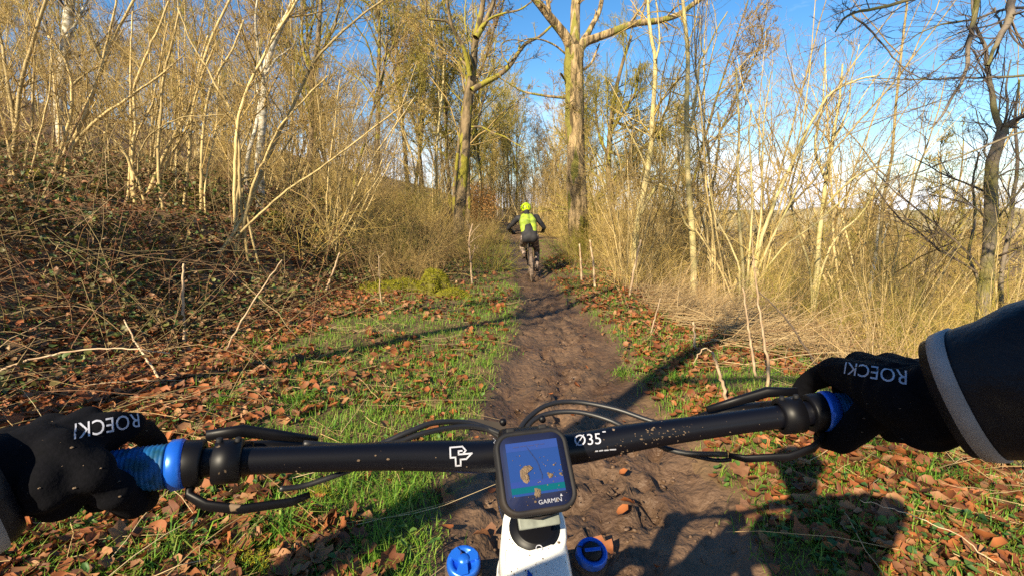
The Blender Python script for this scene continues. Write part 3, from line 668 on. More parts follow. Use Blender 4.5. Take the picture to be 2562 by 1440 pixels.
traced('hazel_coppice', 'broken-topped pale hazel poles tangled right of the forked sapling', 'hazel', 10.5, [
    ([(1790, 680), (1786, 560), (1780, 480), (1790, 430), (1800, 330), (1796, 280)], 13, 5, 0.3),
    ([(1780, 670), (1760, 560), (1745, 480), (1750, 420)], 9, 5, 0.3, G),
    ([(1800, 670), (1815, 560), (1830, 470), (1850, 390)], 9, 4, -0.3, G),
    ([(1790, 650), (1830, 550), (1900, 470), (1950, 430)], 7, 3, 0.3, G),
    ([(1690, 660), (1680, 540), (1700, 420), (1690, 330), (1700, 250)], 7, 3, 0.3, G),
], 'hazel', 'twig_gold', 'stem', nb=10, nt=6, nf=2, seed=45, jit=0.014)
# the dark tree at the right edge
traced('alder_tree', 'crooked mossy tree standing at the right edge above the slope', 'tree', 6.8, [
    ([(2448, 860), (2458, 780), (2468, 700), (2476, 620), (2481, 540), (2480, 460), (2484, 400), (2500, 350), (2508, 322)], 34, 22, 0.0),
    ([(2506, 328), (2488, 280), (2482, 230), (2470, 170), (2466, 120), (2440, 60), (2430, -20)], 14, 6, 0.3),
    ([(2508, 322), (2535, 305), (2570, 285), (2640, 260)], 14, 8, -0.3),
    ([(2484, 410), (2462, 380), (2470, 345), (2450, 310), (2440, 270)], 5, 2, 0.3),
    ([(2480, 460), (2520, 430), (2570, 420)], 6, 3, 0.3),
    ([(2478, 560), (2440, 520), (2390, 500), (2330, 490)], 5, 2, -0.3),
    ([(2500, 350), (2520, 280), (2518, 210), (2530, 150)], 7, 3, 0.3),
], 'oak_dark', 'twig_dark', nb=8, nt=6, nf=3, seed=46, jit=0.008, twk=0.9, lr=(0.3, 0.6))
traced('alder_tree', 'thin dark twin stems just right of the crooked mossy tree', 'tree', 7.4, [
    ([(2440, 840), (2450, 720), (2425, 640), (2440, 540), (2434, 460), (2450, 380)], 10, 4, 0.2),
    ([(2500, 840), (2505, 700), (2520, 600), (2535, 500), (2545, 400), (2540, 300), (2550, 200)], 13, 5, 0.2, G),
    ([(2520, 600), (2555, 560), (2600, 500)], 7, 3, 0.2),
    ([(2505, 680), (2530, 640), (2575, 610)], 6, 3, 0.2),
], 'oak_dark', 'twig_dark', nb=9, nt=6, nf=3, seed=47, jit=0.01, twk=0.9)
# leaning tree outside the frame on the right whose boughs hang into view
traced('hornbeam_tree', 'dark boughs and long twigs hanging in from the upper right corner', 'tree', 4.2, [
    ([(3060, 1100), (3020, 700), (2960, 300), (2860, 0), (2760, -180), (2640, -260)], 60, 26, 0.2),
    ([(2640, -250), (2560, -120), (2535, -30), (2528, 40), (2505, 85), (2490, 120), (2470, 165)], 22, 5, -0.7),
    ([(2640, -250), (2500, -150), (2450, -40), (2438, 40), (2425, 110), (2415, 180), (2385, 240), (2350, 300), (2325, 325)], 16, 3, -0.4),
    ([(2512, 75), (2496, 45), (2490, 20)], 6, 3, 0.1),
    ([(2700, -210), (2430, -60), (2240, 10), (2130, 35), (2090, 80)], 12, 3, -0.4),
    ([(2900, 130), (2700, 180), (2560, 190), (2420, 195), (2300, 200), (2180, 195)], 9, 2, 0.3),
    ([(2960, 300), (2740, 60), (2560, 20), (2430, 50), (2330, 70), (2230, 130)], 9, 2, 0.3),
    ([(2960, 330), (2760, 280), (2560, 330), (2430, 380), (2300, 430), (2180, 470)], 8, 2, 0.5),
    ([(2130, 35), (2180, 80), (2240, 150), (2290, 190), (2330, 200)], 5, 2, 0.1),
], 'oak_dark', 'twig_dark', nb=9, nt=6, nf=2, seed=48, jit=0.008, twk=0.75, lr=(0.2, 0.45), t0=0.35)
# white birch pole down the slope
traced('birch_tree', 'white birch pole standing down the slope on the right', 'tree', 11.0, [
    ([(2152, 860), (2163, 790), (2176, 720), (2190, 640), (2200, 560), (2206, 500)], 15, 7, 0.2),
    ([(2190, 650), (2210, 600), (2220, 560)], 5, 2, 0.3)], 'birch', 'twig', nb=8, nt=5, nf=2, seed=49, jit=0.008)

# ------------------------------------------------------------------ filling woods: shared prototypes
HP = [coppice(100 + i, k, H, lean=ln, ck=c, bark=bk, tw=tw, bias=(bi, 0)) for i, (k, H, ln, c, bk, tw, bi) in enumerate([
    (9, 5.2, (3, 26), 200, 'hazel', 'twig', 0.1), (7, 6.0, (3, 20), 0, 'hazel', 'twig', 0.16), (11, 4.6, (5, 34), 250, 'hazel', 'twig', 0.05),
    (8, 5.6, (3, 24), 0, 'hazel_dark', 'twig_dark', 0.1), (12, 4.0, (4, 30), 0, 'hazel', 'twig_gold', 0.0), (6, 6.4, (2, 16), 200, 'hazel', 'twig_green', 0.1)])]
BP = [brush(200 + i, k, H, tw, spread=sp) for i, (k, H, tw, sp) in enumerate([
    (46, 2.4, 'twig_gold', 0.7), (40, 1.9, 'twig', 0.6), (60, 2.8, 'twig', 0.8), (44, 1.5, 'twig_gold', 0.7), (50, 2.2, 'twig_green', 0.7), (36, 1.2, 'cane', 0.6)])]
TP = [tree(300 + i, H, r, bk, tw, twk=tk * 1.35, first=fs * 0.7, forks=fk, nb=19, nt=9) for i, (H, r, bk, tw, tk, fs, fk) in enumerate([
    (13, 0.11, 'hazel_dark', 'twig_green', 2.2, 0.35, 1), (15, 0.13, 'oak', 'twig', 2.4, 0.4, 1), (11, 0.085, 'birch', 'twig', 2.0, 0.35, 0),
    (14, 0.10, 'pale_bark', 'twig_gold', 2.2, 0.35, 1), (16, 0.16, 'oak', 'twig_green', 2.6, 0.35, 2), (10, 0.07, 'hazel', 'twig_gold', 1.8, 0.3, 1)])]
rw = np.random.default_rng(77)
def blocked(x, y, w=0.9):
    return abs(x - float(xc(y))) < w
def zone(x, y):
    """where a plant of the crowd stands, told by the landmarks of the place"""
    px = CX + F_PX * x / max(y, 1)
    for lim, nm in ((330, 'at the far left'), (760, 'behind the front hazels'), (1130, 'left of the mossy leaning oak'), (1400, 'between the two oaks'), (1620, 'just right of the stout oak'), (1850, 'around the forked pale sapling'), (2250, 'below the white cloud'), (1e9, 'by the crooked right-edge tree')):
        if px < lim: return nm
def dist(y): return 'near' if y < 13 else 'mid-distance' if y < 25 else 'distant'
LOOK_H = ['brown catkin-hung', 'tall sparse', 'widely splayed', 'dark dull', 'low golden', 'tall olive']
LOOK_T = ['olive twigged', 'grey-brown mossy', 'white barked', 'pale golden', 'broad mossy', 'small golden']
LOOK_B = ['tall golden', 'brown', 'tall brown', 'low golden', 'olive', 'low reddish']
def put(kind, k, x, y, rz, s, tilt=(0, 0)):
    if kind == 'h': place(HP[k], 'hazel_coppice', f'{dist(y)} {LOOK_H[k]} hazel {zone(x, y)}', 'hazel', 'crowd of bare hazels', x, y, rz, s, tilt=tilt)
    if kind == 't': place(TP[k], 'slender_tree', f'{dist(y)} {LOOK_T[k]} thin tree {zone(x, y)}', 'tree', 'thin trees of the far wood', x, y, rz, s)
    if kind == 'b': place(BP[k], 'bare_shrub', f'{dist(y)} {LOOK_B[k]} brushwood {zone(x, y)}', 'shrub', 'leafless brushwood', x, y, rz, s)
n = 0
while n < 64:        # left bank hazels behind the traced ones
    x = rw.uniform(-30, -3.0); y = rw.uniform(9, 32); u = float(xc(y)) - x
    if u < 3.2 or abs(x / y) > 1.2 or (y < 10.5 and x > -8): continue
    put('h', int(rw.integers(0, 6)), x, y, rw.normal(0, 0.7), rw.uniform(0.8, 1.25)); n += 1
n = 0
while n < 95:        # tall thin trees up the left slope and straight ahead
    y = rw.uniform(20, 62); x = rw.uniform(-1.1 * y, 0.02 * y)
    if blocked(x, y, 1.7): continue
    put('t', int(rw.integers(0, 6)), x, y, rw.uniform(0, 6.3), rw.uniform(0.6, 1.0) if x > -0.28 * y else rw.uniform(0.42, 0.72)); n += 1
n = 0
while n < 74:        # straight ahead, closing the end of the path
    y = rw.uniform(26, 75); x = rw.uniform(-0.14 * y, 0.20 * y)
    if blocked(x, y, 1.3) and y < 38: continue
    put('t', int(rw.integers(0, 6)), x, y, rw.uniform(0, 6.3), rw.uniform(0.45, 0.8)); n += 1
n = 0
while n < 34:        # thicket at the end of the path
    y = rw.uniform(26, 50); x = rw.uniform(-0.12 * y, 0.22 * y)
    if blocked(x, y, 1.0) and y < 36: continue
    put('h', [0, 2, 4, 4, 1, 5][rw.integers(0, 6)], x, y, rw.uniform(0, 6.3), rw.uniform(0.6, 1.1)); n += 1
n = 0
while n < 24:        # trees right of the path, fewer so the sky shows
    y = rw.uniform(20, 60); x = rw.uniform(0.12 * y, 0.5 * y)
    put('t', int(rw.integers(0, 6)), x, y, rw.uniform(0, 6.3), rw.uniform(0.6, 0.95)); n += 1
n = 0
while n < 30:        # hazels along the right of the path
    y = rw.uniform(7.2, 30); x = rw.uniform(1.9, 0.42 * y + 1); v = x - float(xc(y))
    if v < 1.6: continue
    put('h', [2, 4, 4, 0, 1, 5][rw.integers(0, 6)], x, y, rw.uniform(0, 6.3), rw.uniform(0.55, 0.95)); n += 1
n = 0
while n < 62:        # hazels down the slope: their tops reach about eye level
    y = rw.uniform(5.0, 26); x = rw.uniform(3.4, 1.05 * y + 3); v = x - float(xc(y)); z = g1(x, y)
    if v < 3.2 or x / y > 1.2: continue
    put('h', [2, 4, 4, 0, 4, 5][rw.integers(0, 6)], x, y, rw.uniform(0, 6.3), float(np.clip((0.75 + rw.uniform(-0.6, 0.5) - z) / 4.5, 0.4, 1.9))); n += 1
n = 0
while n < 34:        # wood at the foot of the slope
    y = rw.uniform(14, 70); x = rw.uniform(0.42 * y + 6, 1.05 * y + 4); z = g1(x, y)
    put('t', int(rw.integers(0, 6)), x, y, rw.uniform(0, 6.3), float(np.clip((0.4 + rw.uniform(-1.5, 1.2) - z) / 12.5, 0.35, 2.3))); n += 1
n = 0
while n < 125:       # brush left: along the foot of the wood
    y = rw.uniform(8.5, 38); x = rw.uniform(-0.5 * y - 1.5, 0.0); u = float(xc(y)) - x
    if u < 0.85 + (1.4 if y < 11.5 else 0.1) or (y < 10 and x < -5.5): continue
    put('b', int(rw.integers(0, 6)), x, y, rw.uniform(0, 6.3), rw.uniform(0.5, 0.95) * (0.75 if u < 2 else 1)); n += 1
n = 0
while n < 130:       # brush right: golden thicket
    y = rw.uniform(5.0, 34); x = rw.uniform(1.1, 0.75 * y + 1.0); v = x - float(xc(y))
    if v < 1.15 + 0.5 * (y < 8) + 0.5 * (y < 6) or (y < 7.0 and v < 2.7): continue
    put('b', [0, 3, 0, 4, 1, 5, 2, 1][rw.integers(0, 8)], x, y, rw.uniform(0, 6.3), rw.uniform(0.5, 1.0) * (0.7 if v < 2.2 else 1)); n += 1
n = 0
while n < 6:        # tall twiggy hazels and birches reaching into the right-hand sky
    y = rw.uniform(8.5, 17); x = rw.uniform(0.36, 0.86) * y; z = g1(x, y)
    put('h', [0, 1, 3, 5, 2, 1][rw.integers(0, 6)], x, y, rw.uniform(0, 6.3), float(np.clip((rw.uniform(3.0, 5.6) - z) / 4.8, 0.8, 2.3))); n += 1
# rusty-leaved young beech straight ahead
bl = empty('beech_bush', (-1.9, 27, g1(-1.9, 27)), 0, 'round rusty-leaved beech bush straight ahead between the oaks', 'bush')
b_p = brush(260, 60, 2.6, 'twig', spread=0.9); link('branches', b_p[0][1], None, bl)
a = np.array([[0, .5, 0], [-.3, 0, .05], [0, -.5, 0], [.3, 0, .05]]); n = 5200; rr = rw.normal(size=(n, 3)); rr = norm(rr) * (rw.uniform(0, 1, (n, 1)) ** .4) * np.array([1.25, 1.1, 1.2]) + [0, 0, 1.5]
qa = norm(rw.normal(size=(n, 3))); qb = norm(np.cross(qa, rw.normal(size=(n, 3)))); Vq = rr[:, None, :] + (a[None, :, 0:1] * qa[:, None, :] + a[None, :, 1:2] * qb[:, None, :]) * .075
M['beech'] = mat('dry_beech_leaf', (0, 0, 0), .7, cols=[(.3, .14, .04), (.48, .25, .08), (.4, .2, .06)], translucent=.2)
o = MB().add(Vq.reshape(-1, 3), (np.arange(n) * 4)[:, None] + np.arange(4)).build('leaves', M['beech'], bl); o['kind'] = 'stuff'
for x, y in ((-2.2, 40), (-1.2, 41), (-0.3, 40.5), (0.6, 41), (-1.7, 43), (-0.7, 44), (0.2, 43.5), (-3.0, 42), (-2.6, 46), (1.2, 45)):     # hazels closing the end of the path
    put('h', [0, 2, 4][rw.integers(0, 3)], x, y, rw.uniform(0, 6.3), rw.uniform(0.8, 1.25))
n = 0
while n < 16:        # fill between the two oaks, far back
    y = rw.uniform(31, 60); x = rw.uniform(-0.09 * y, 0.09 * y)
    if blocked(x, y, 1.2) and y < 39: continue
    put('t', [0, 3, 5, 2][rw.integers(0, 4)], x, y, rw.uniform(0, 6.3), rw.uniform(0.7, 1.0)); n += 1
# trees behind and left of the camera: their shadows fall across the path
for k, (x, y, p, s, lab) in enumerate([(-3.3, -1.6, 1, 0.95, 'mossy tree on the bank just behind the camera'), (-4.6, 0.4, 0, 0.9, 'olive twigged tree behind the camera on the bank'), (-5.0, 2.2, 5, 0.95, 'small golden tree beside the camera on the bank'), (-6.9, 3.4, 3, 0.8, 'pale golden tree left outside the view')]):
    place(TP[p], 'slender_tree', lab, 'tree', 'trees behind the camera', x, y, 0.0, s, tilt=(0, R((17, 15, 16, 12, 10, 8)[k])))
# ------------------------------------------------------------------ the woodland floor
def polar(rg, n, d0, d1, p, a0=-56, a1=56):
    """ground points in a fan ahead, thinning with distance (pdf of distance ~ d^-p)"""
    u = rg.uniform(0, 1, n); q = 1 - p
    d = (d0 ** q + u * (d1 ** q - d0 ** q)) ** (1 / q); a = np.radians(rg.uniform(a0, a1, n))
    return d * np.sin(a), d * np.cos(a)
def rots(rg, n, tilt):
    """random yaw, normally distributed tilt (degrees)"""
    yaw = rg.uniform(0, 2 * math.pi, n); tl = np.radians(np.abs(rg.normal(0, tilt, n))); ax_ = rg.uniform(0, 2 * math.pi, n)
    c, s = np.cos(yaw), np.sin(yaw); z = np.zeros(n); o = np.ones(n)
    A = np.stack([np.stack([c, -s, z], -1), np.stack([s, c, z], -1), np.stack([z, z, o], -1)], 1)
    kx, ky = np.cos(ax_), np.sin(ax_); ct, st = np.cos(tl), np.sin(tl); v = 1 - ct
    B = np.stack([np.stack([ct + kx * kx * v, kx * ky * v, ky * st], -1), np.stack([kx * ky * v, ct + ky * ky * v, -kx * st], -1), np.stack([-ky * st, kx * st, ct], -1)], 1)
    return B @ A
def many(tpls, rg, pos, rot, sc):
    mb = MB(); n = len(pos); w = rg.integers(0, len(tpls), n)
    for k, (tv, tf) in enumerate(tpls):
        i = np.where(w == k)[0]
        if not len(i): continue
        P = np.einsum('nij,vj->nvi', rot[i], tv) * sc[i][:, None, None] + pos[i][:, None, :]
        Fk = (tf[None] + (np.arange(len(i)) * len(tv))[:, None, None]).reshape(-1, tf.shape[1])
        mb.add(P.reshape(-1, 3), Fk)
    return mb
def leaf_tpl(rg, lobes=0, w=0.34, curl=0.5, fold=0.3, n=12):
    a = np.linspace(0, 2 * math.pi, n, endpoint=False)
    x = 0.5 * np.cos(a); y = w * np.sin(a) * (1 - 0.25 * np.cos(a))
    if lobes: 
        r = 1 + 0.24 * np.cos(lobes * a); x *= r; y *= r * 1.15
    x += rg.normal(0, .02, n); y += rg.normal(0, .02, n)
    z = curl * (x ** 2) * rg.uniform(.5, 1.5) + fold * np.abs(y) + rg.normal(0, .03, n)
    P = np.concatenate([np.stack([x, y, z], 1), [[0, 0, -0.02]]])
    i = np.arange(n); return P, np.stack([i, (i + 1) % n, np.full(n, n)], 1)
rf = np.random.default_rng(5)
LT = [leaf_tpl(rf, lb, w, cu, fo, n) for lb, w, cu, fo, n in [(0, .33, 1.3, .3, 10), (0, .26, 1.7, .6, 8), (5, .36, .9, .35, 14), (0, .36, -.8, .5, 10), (5, .33, 1.5, .6, 14), (0, .22, .6, 1.0, 8)]]

def densL(x, y):
    """leaf litter: both sides of the path, patchy, dense on the left"""
    d = x - xc(y); u = np.abs(d); w = pathw(y)
    f = fbm(x * 1.1, y * 1.1, 61, 3)
    k = sst(w * 0.9, w * 1.9, u) * sst(0.38, 0.53, f + 0.22 * sst(1.6, 3.2, -d) + 0.10 * (d > 0) + 0.10 * sst(3.2, 1.8, y))
    k = k * (1 - 0.5 * sst(4.0, 5.5, -d))
    return 0.004 + k * np.where(d < 0, 0.22 + 0.78 * sst(1.7, 3.0, -d) + 0.25 * sst(3.0, 1.6, y), 0.62)
def densG(x, y):
    d = x - xc(y); u = np.abs(d); w = pathw(y); f = fbm(x * 1.1, y * 1.1, 61, 3)
    left = 1.25 * sst(w * 0.95, w * 1.45, u) * (1 - 0.7 * sst(0.50, 0.68, f) * sst(.8, 2, u)) * (1 - 0.85 * sst(2.2, 3.9, -d)) * (1 - 0.75 * sst(2.0, 3.2, d))
    return left + 0.02 * sst(w * .8, w * 1.1, u) + 0.4 * sst(w * .85, w * 1.15, u) * np.exp(-((u - w * 1.2) / 0.35) ** 2) * sst(.4, .6, fbm(x * 2.3, y * 2.3, 71, 2))
LS = [leaf_tpl(rf, 0, w, cu, fo, n) for w, cu, fo, n in [(.36, 1.4, .3, 6), (.27, 1.7, .6, 6), (.4, -.8, .5, 7), (.24, .6, 1.0, 6), (.42, 1.2, .5, 7)]]
litter = empty('leaf_litter', (0, 3, 0), 0, 'rusty brown fallen leaves lying over the woodland floor', 'fallen leaves'); litter['kind'] = 'stuff'
N = 105000
X, Y = polar(rf, N, 0.9, 16, 0.75, -62, 60)
keep = rf.uniform(0, 1, N) < densL(X, Y) * np.where(X - xc(Y) > 3.3, 0.25, 1); X, Y = X[keep], Y[keep]
Z = land(X, Y) + rf.uniform(0.004, 0.035, len(X)); sc = (0.03 + 0.062 * rf.uniform(0, 1, len(X)) ** 1.5) * (1 + 0.03 * np.clip(Y - 3, 0, 8))
# the 300 that show largest are single leaves; the rest is one mass
D = np.hypot(X, Y) / sc; vis = (np.abs(X) < 0.95 * Y + 0.2) & (Y > 1.5)
order = np.argsort(np.where(vis, D, 1e9))[:300]; rest = np.ones(len(X), bool); rest[order] = False
pos = np.stack([X, Y, Z], 1)
near_ = Y < 4.5
lo = many(LS, rf, pos[rest], rots(rf, rest.sum(), 36), sc[rest]).build('leaf_mass', M['leaf'], litter); lo.location = (0, -3, 0); lo['kind'] = 'stuff'
def curled(rg, lobes, w, n=14):
    """one big dead leaf: midrib, wavy rim, rolled edges; two rings"""
    a = np.linspace(0, 2 * math.pi, n, endpoint=False); rad = 1 + (.26 * np.cos(lobes * a) if lobes else 0) + rg.normal(0, .06, n)
    x = .5 * np.cos(a) * rad + .06 * np.cos(a) ** 8 * np.sign(np.cos(a)); y = w * np.sin(a) * rad * (1 - .25 * np.cos(a)); roll = rg.uniform(.1, 1.5); bend = rg.uniform(-.5, .8)
    def zz(x, y, k): return roll * y ** 2 * 1.6 + bend * x ** 2 + .07 * np.sin(a * 5 + rg.uniform(0, 6)) * k
    P = np.concatenate([np.stack([x, y, zz(x, y, 1)], 1), np.stack([x * .55, y * .55, zz(x * .55, y * .55, .3)], 1), [[0, 0, -.015]]])
    i = np.arange(n); j = (i + 1) % n
    return P, np.concatenate([np.stack([i, j, n + j], 1), np.stack([i, n + j, n + i], 1), np.stack([n + i, n + j, np.full(n, 2 * n)], 1)])
LM = [fin('leaf', MB().add(*curled(rf, lb, w)), M['leaf_obj']) for lb, w in [(0, .34), (0, .28), (5, .38), (0, .40), (5, .35), (3, .36), (0, .25), (5, .42)] * 2]
for i in order:
    o = link('leaf', LM[rf.integers(0, 16)], None, litter); o.location = (X[i], Y[i] - 3, Z[i] + 0.012)
    o.rotation_euler = (rf.normal(0, .35), rf.normal(0, .35), rf.uniform(0, 6.3)); s = sc[i] * 1.08; o.scale = (s, s, s)

# grass
def blades(rg, base, L, W, lean, droop=0.35):
    n = len(base); a = rg.uniform(0, 2 * math.pi, n); dx, dy = np.cos(a), np.sin(a)
    wx, wy = -dy * W / 2, dx * W / 2
    def lvl(t, wf):
        h = L * (t - droop * t ** 3 * lean * 1.2); o = L * lean * t ** 1.7
        c = base + np.stack([dx * o, dy * o, h], 1); return c - np.stack([wx, wy, 0 * wx], 1) * wf, c + np.stack([wx, wy, 0 * wx], 1) * wf
    a0, b0_ = lvl(0, 1); a1, b1 = lvl(.5, .85); tp, _ = lvl(1, 0)
    V = np.stack([a0, b0_, a1, b1, tp], 1).reshape(-1, 3); i = np.arange(n) * 5
    return V, np.stack([i, i + 1, i + 3, i + 2], 1), np.stack([i + 2, i + 3, i + 4], 1)
mb = MB(); N = 27000
X, Y = polar(rf, N * 3, 0.9, 22, 0.8, -60, 60); keep = rf.uniform(0, 1, len(X)) < densG(X, Y) * 0.9
X, Y = X[keep][:25000], Y[keep][:25000]; n = len(X)
K = 5
bx = np.repeat(X, K) + rf.normal(0, .035, n * K); by = np.repeat(Y, K) + rf.normal(0, .035, n * K)
tl = np.repeat(rf.uniform(.45, 1.2, n), K) * (1 + 0.02 * np.clip(by, 0, 15))
V, Q, T = blades(rf, np.stack([bx, by, land(bx, by) - .005], 1), rf.uniform(.035, .10, n * K) * tl, rf.uniform(.0025, .005, n * K) * (1 + .06 * by), rf.uniform(.2, 1.1, n * K))
mb.V.append(V); mb.F = {4: [Q], 3: [T]}; mb.n = len(V)
grass = mb.build('grass', M['grass']); tag(grass, 'short bright green grass growing in patches beside the track', 'grass', kind='stuff')
# a few long drooping tufts near the wheel
for (px, py, lab, L) in [(705, 1330, 'long drooping sedge tuft below the left brake lever', .2), (430, 1400, 'broad bladed grass tuft at the lower left edge of the frame', .16), (1180, 760, 'bright green grass tuft right of the mossy stump', .16), (880, 1220, 'grass tuft under the handlebar left of the stem', .14), (1010, 1260, 'grass tuft at the left edge of the track under the stem', .12), (1560, 930, 'grass tuft at the right edge of the track before the cables', .12), (1250, 735, 'green grass tuft at the left track edge near the rider', .13), (1700, 960, 'grass tuft beside the bent dry stalk', .14), (560, 1010, 'grass tuft just above the left brake lever', .13), (640, 870, 'green grass tuft by the foot of the leaning cane', .13), (2350, 1200, 'grass tuft before the mossy log', .13), (740, 1010, 'grass tuft above the left half of the handlebar', .12)]:
    g = gpt(px, py); n = 90 if L > .18 else 70
    b_ = np.stack([rf.normal(0, .05, n), rf.normal(0, .05, n), np.zeros(n)], 1)
    V, Q, T = blades(rf, b_, rf.uniform(.5, 1, n) * L * 1.3, rf.uniform(.004, .008, n), rf.uniform(.3, 1.2, n), .7)
    mb = MB(); mb.V.append(V); mb.F = {4: [Q], 3: [T]}; mb.n = len(V); o = mb.build('grass_tuft', M['grass']); o.location = g; tag(o, lab, 'grass tuft', 'grass tufts')

# herbs: small green rosettes, mostly on the right
N = 2600; X, Y = polar(rf, N, 1.2, 9, 0.6, -50, 55); d = X - xc(Y)
keep = rf.uniform(0, 1, N) < sst(.5, .8, np.abs(d)) * np.where(d > 0, .9, .35) * sst(.35, .6, fbm(X * 1.7, Y * 1.7, 81, 3)); X, Y = X[keep], Y[keep]
K = 5; n = len(X) * K; bx = np.repeat(X, K) + rf.normal(0, .035, n); by = np.repeat(Y, K) + rf.normal(0, .035, n)
hb = many([LS[1], LS[3], LS[2]], rf, np.stack([bx, by, land(bx, by) + rf.uniform(.01, .07, n)], 1), rots(rf, n, 35), rf.uniform(.018, .045, n)).build('ground_herbs', M['herb'])
tag(hb, 'small green ivy and herb leaves low among the fallen leaves', 'herbs', kind='stuff')

# brambles over the bank
br = empty('bramble_thicket', (-4, 6, 0), 0, 'dark tangled brambles with green and rusty leaves over the left bank', 'brambles'); br['kind'] = 'stuff'
def dens_br(x, y):
    u = xc(y) - x; s = 3.7 - 0.9 * sst(5, 10, y)
    return sst(s - 0.7, s + 0.5, u) * sst(0.30, 0.55, fbm(x * .8, y * .8, 91, 3)) * (1 - .5 * sst(9, 16, u)) + 0.5 * sst(1.2, 2.2, u) * sst(8, 10.5, y)
N = 60000; X, Y = polar(rf, N, 3.2, 22, 0.6, -60, 2); keep = rf.uniform(0, 1, N) < dens_br(X, Y); X, Y = X[keep], Y[keep]; n = len(X)
hgt = (0.40 + 0.45 * sst(3.8, 5.2, xc(Y) - X)) * fbm(X * 1.3, Y * 1.3, 95, 3) + .1
mb = many(LS[:3], rf, np.stack([X, Y, land(X, Y) + rf.uniform(0, 1, n) ** 0.7 * hgt], 1), rots(rf, n, 45), rf.uniform(.03, .06, n) * (1 + .05 * Y))
o = mb.build('bramble_leaves', M['bramble'], br); o.location = (4, -6, 0); o['kind'] = 'stuff'
N = 7600; X, Y = polar(rf, N, 3.2, 20, 0.5, -60, 2); keep = rf.uniform(0, 1, N) < np.clip(dens_br(X, Y) + .05 * (xc(Y) - X > 2), 0, 1); X, Y = X[keep], Y[keep]; n = len(X)
D = np.stack([rf.normal(0.1, .8, n), rf.normal(-.1, .8, n), rf.uniform(.25, 1.3, n)], 1)
p, r = grow(rf, np.stack([X, Y, land(X, Y)], 1), D, rf.uniform(.4, 1.5, n) * (1 + .35 * sst(3.8, 5.5, xc(Y) - X)), rf.uniform(.0022, .0045, n), 7, .14, -.13, .5)
p[..., 2] = np.maximum(p[..., 2], land(p[..., 0], p[..., 1], False) + .02)
o = MB().tubes(p, r, 3).build('bramble_canes', M['cane'], br); o.location = (4, -6, 0); o['kind'] = 'stuff'

# clods of mud squeezed up along the track
N = 3600; Y = 1.1 + 13 * rf.uniform(0, 1, N) ** 1.6; X = xc(Y) + rf.normal(0, .42, N); keep = np.abs(X - xc(Y)) < pathw(Y) * 1.25; X, Y = X[keep], Y[keep]; n = len(X)
bm = bmesh.new(); bmesh.ops.create_icosphere(bm, subdivisions=1, radius=1); cv = np.array([v.co[:] for v in bm.verts]); cf = np.array([[v.index for v in f.verts] for f in bm.faces]); bm.free()
ct = [(cv * (1 + rf.normal(0, .22, (len(cv), 1))) * np.array([1, .75, .5]), cf) for _ in range(6)]
tag(many(ct, rf, np.stack([X, Y, land(X, Y) - .002], 1), rots(rf, n, 25), .004 + .016 * rf.uniform(0, 1, n) ** 3).build('mud_clods', M['mud']), 'crumbs and clods of wet mud along the track', 'mud', kind='stuff')
# dead twigs lying about
N = 5200; X, Y = polar(rf, N, 1.3, 16, 0.6, -58, 58); keep = (np.abs(X - xc(Y)) > pathw(Y) * 1.5) & (rf.uniform(0, 1, N) < .25 + .6 * sst(.9, 3, np.abs(X - xc(Y)))); X, Y = X[keep], Y[keep]; n = len(X)
a = rf.uniform(0, 2 * math.pi, n)
p, r = grow(rf, np.stack([X, Y, land(X, Y) + .03], 1), np.stack([np.cos(a), np.sin(a), rf.normal(.06, .15, n)], 1), rf.uniform(.12, .7, n), rf.uniform(.0015, .0035, n), 5, .1, -.03, .5)
p[..., 2] = np.maximum(p[..., 2], land(p[..., 0], p[..., 1], False) + .015)
tag(MB().tubes(p, r, 3).build('dead_twigs', M['straw']), 'thin dead twigs and dry bracken stems lying among the leaves', 'twigs', kind='stuff')

# dry standing stalks right of the path
ds = empty('dry_stalks', (2.2, 7, 0), 0, 'pale dry grass and dead stalks standing and fallen right of the track', 'dry grass'); ds['kind'] = 'stuff'
N = 5200; X, Y = polar(rf, N, 3.6, 20, 0.5, 4, 55); d = X - xc(Y)
k = sst(1.0, 1.6, d - .25 * (Y < 6)) * (1 - .55 * sst(4, 8, d)) * sst(.33, .6, fbm(X * 1.0, Y * 1.0, 111, 3) + .12); keep = (rf.uniform(0, 1, N) < k) & ((Y > 5.2) | (d > 2.3)); X, Y = X[keep], Y[keep]; n = len(X)
D = np.stack([rf.normal(.12, .3, n), rf.normal(0, .3, n), np.ones(n)], 1)
p, r = grow(rf, np.stack([X, Y, land(X, Y)], 1), D, rf.uniform(.25, .95, n), rf.uniform(.002, .0045, n), 6, .15, -.02, .4)
o = MB().tubes(p, r, 3).build('standing_stalks', M['straw'], ds); o.location = (-2.2, -7, 0); o['kind'] = 'stuff'
N = 2000; c = at(1700, 780, 6.2); X = rf.normal(2.05, .75, N); Y = rf.normal(6.3, 1.0, N); keep = X - xc(Y) > 1.2; X, Y = X[keep], Y[keep]; n = len(X)
D = np.stack([rf.normal(.9, .3, n), rf.normal(.25, .45, n), rf.uniform(.05, .5, n)], 1)
p, r = grow(rf, np.stack([X, Y, land(X, Y) + .03], 1), D, rf.uniform(.4, 1.3, n), rf.uniform(.002, .004, n), 6, .12, -.07, .5)
p[..., 2] = np.maximum(p[..., 2], land(p[..., 0], p[..., 1], False) + rf.uniform(.02, .2, (n, 1)))
o = MB().tubes(p, r, 3).build('fallen_stalks', M['straw'], ds); o.location = (-2.2, -7, 0); o['kind'] = 'stuff'

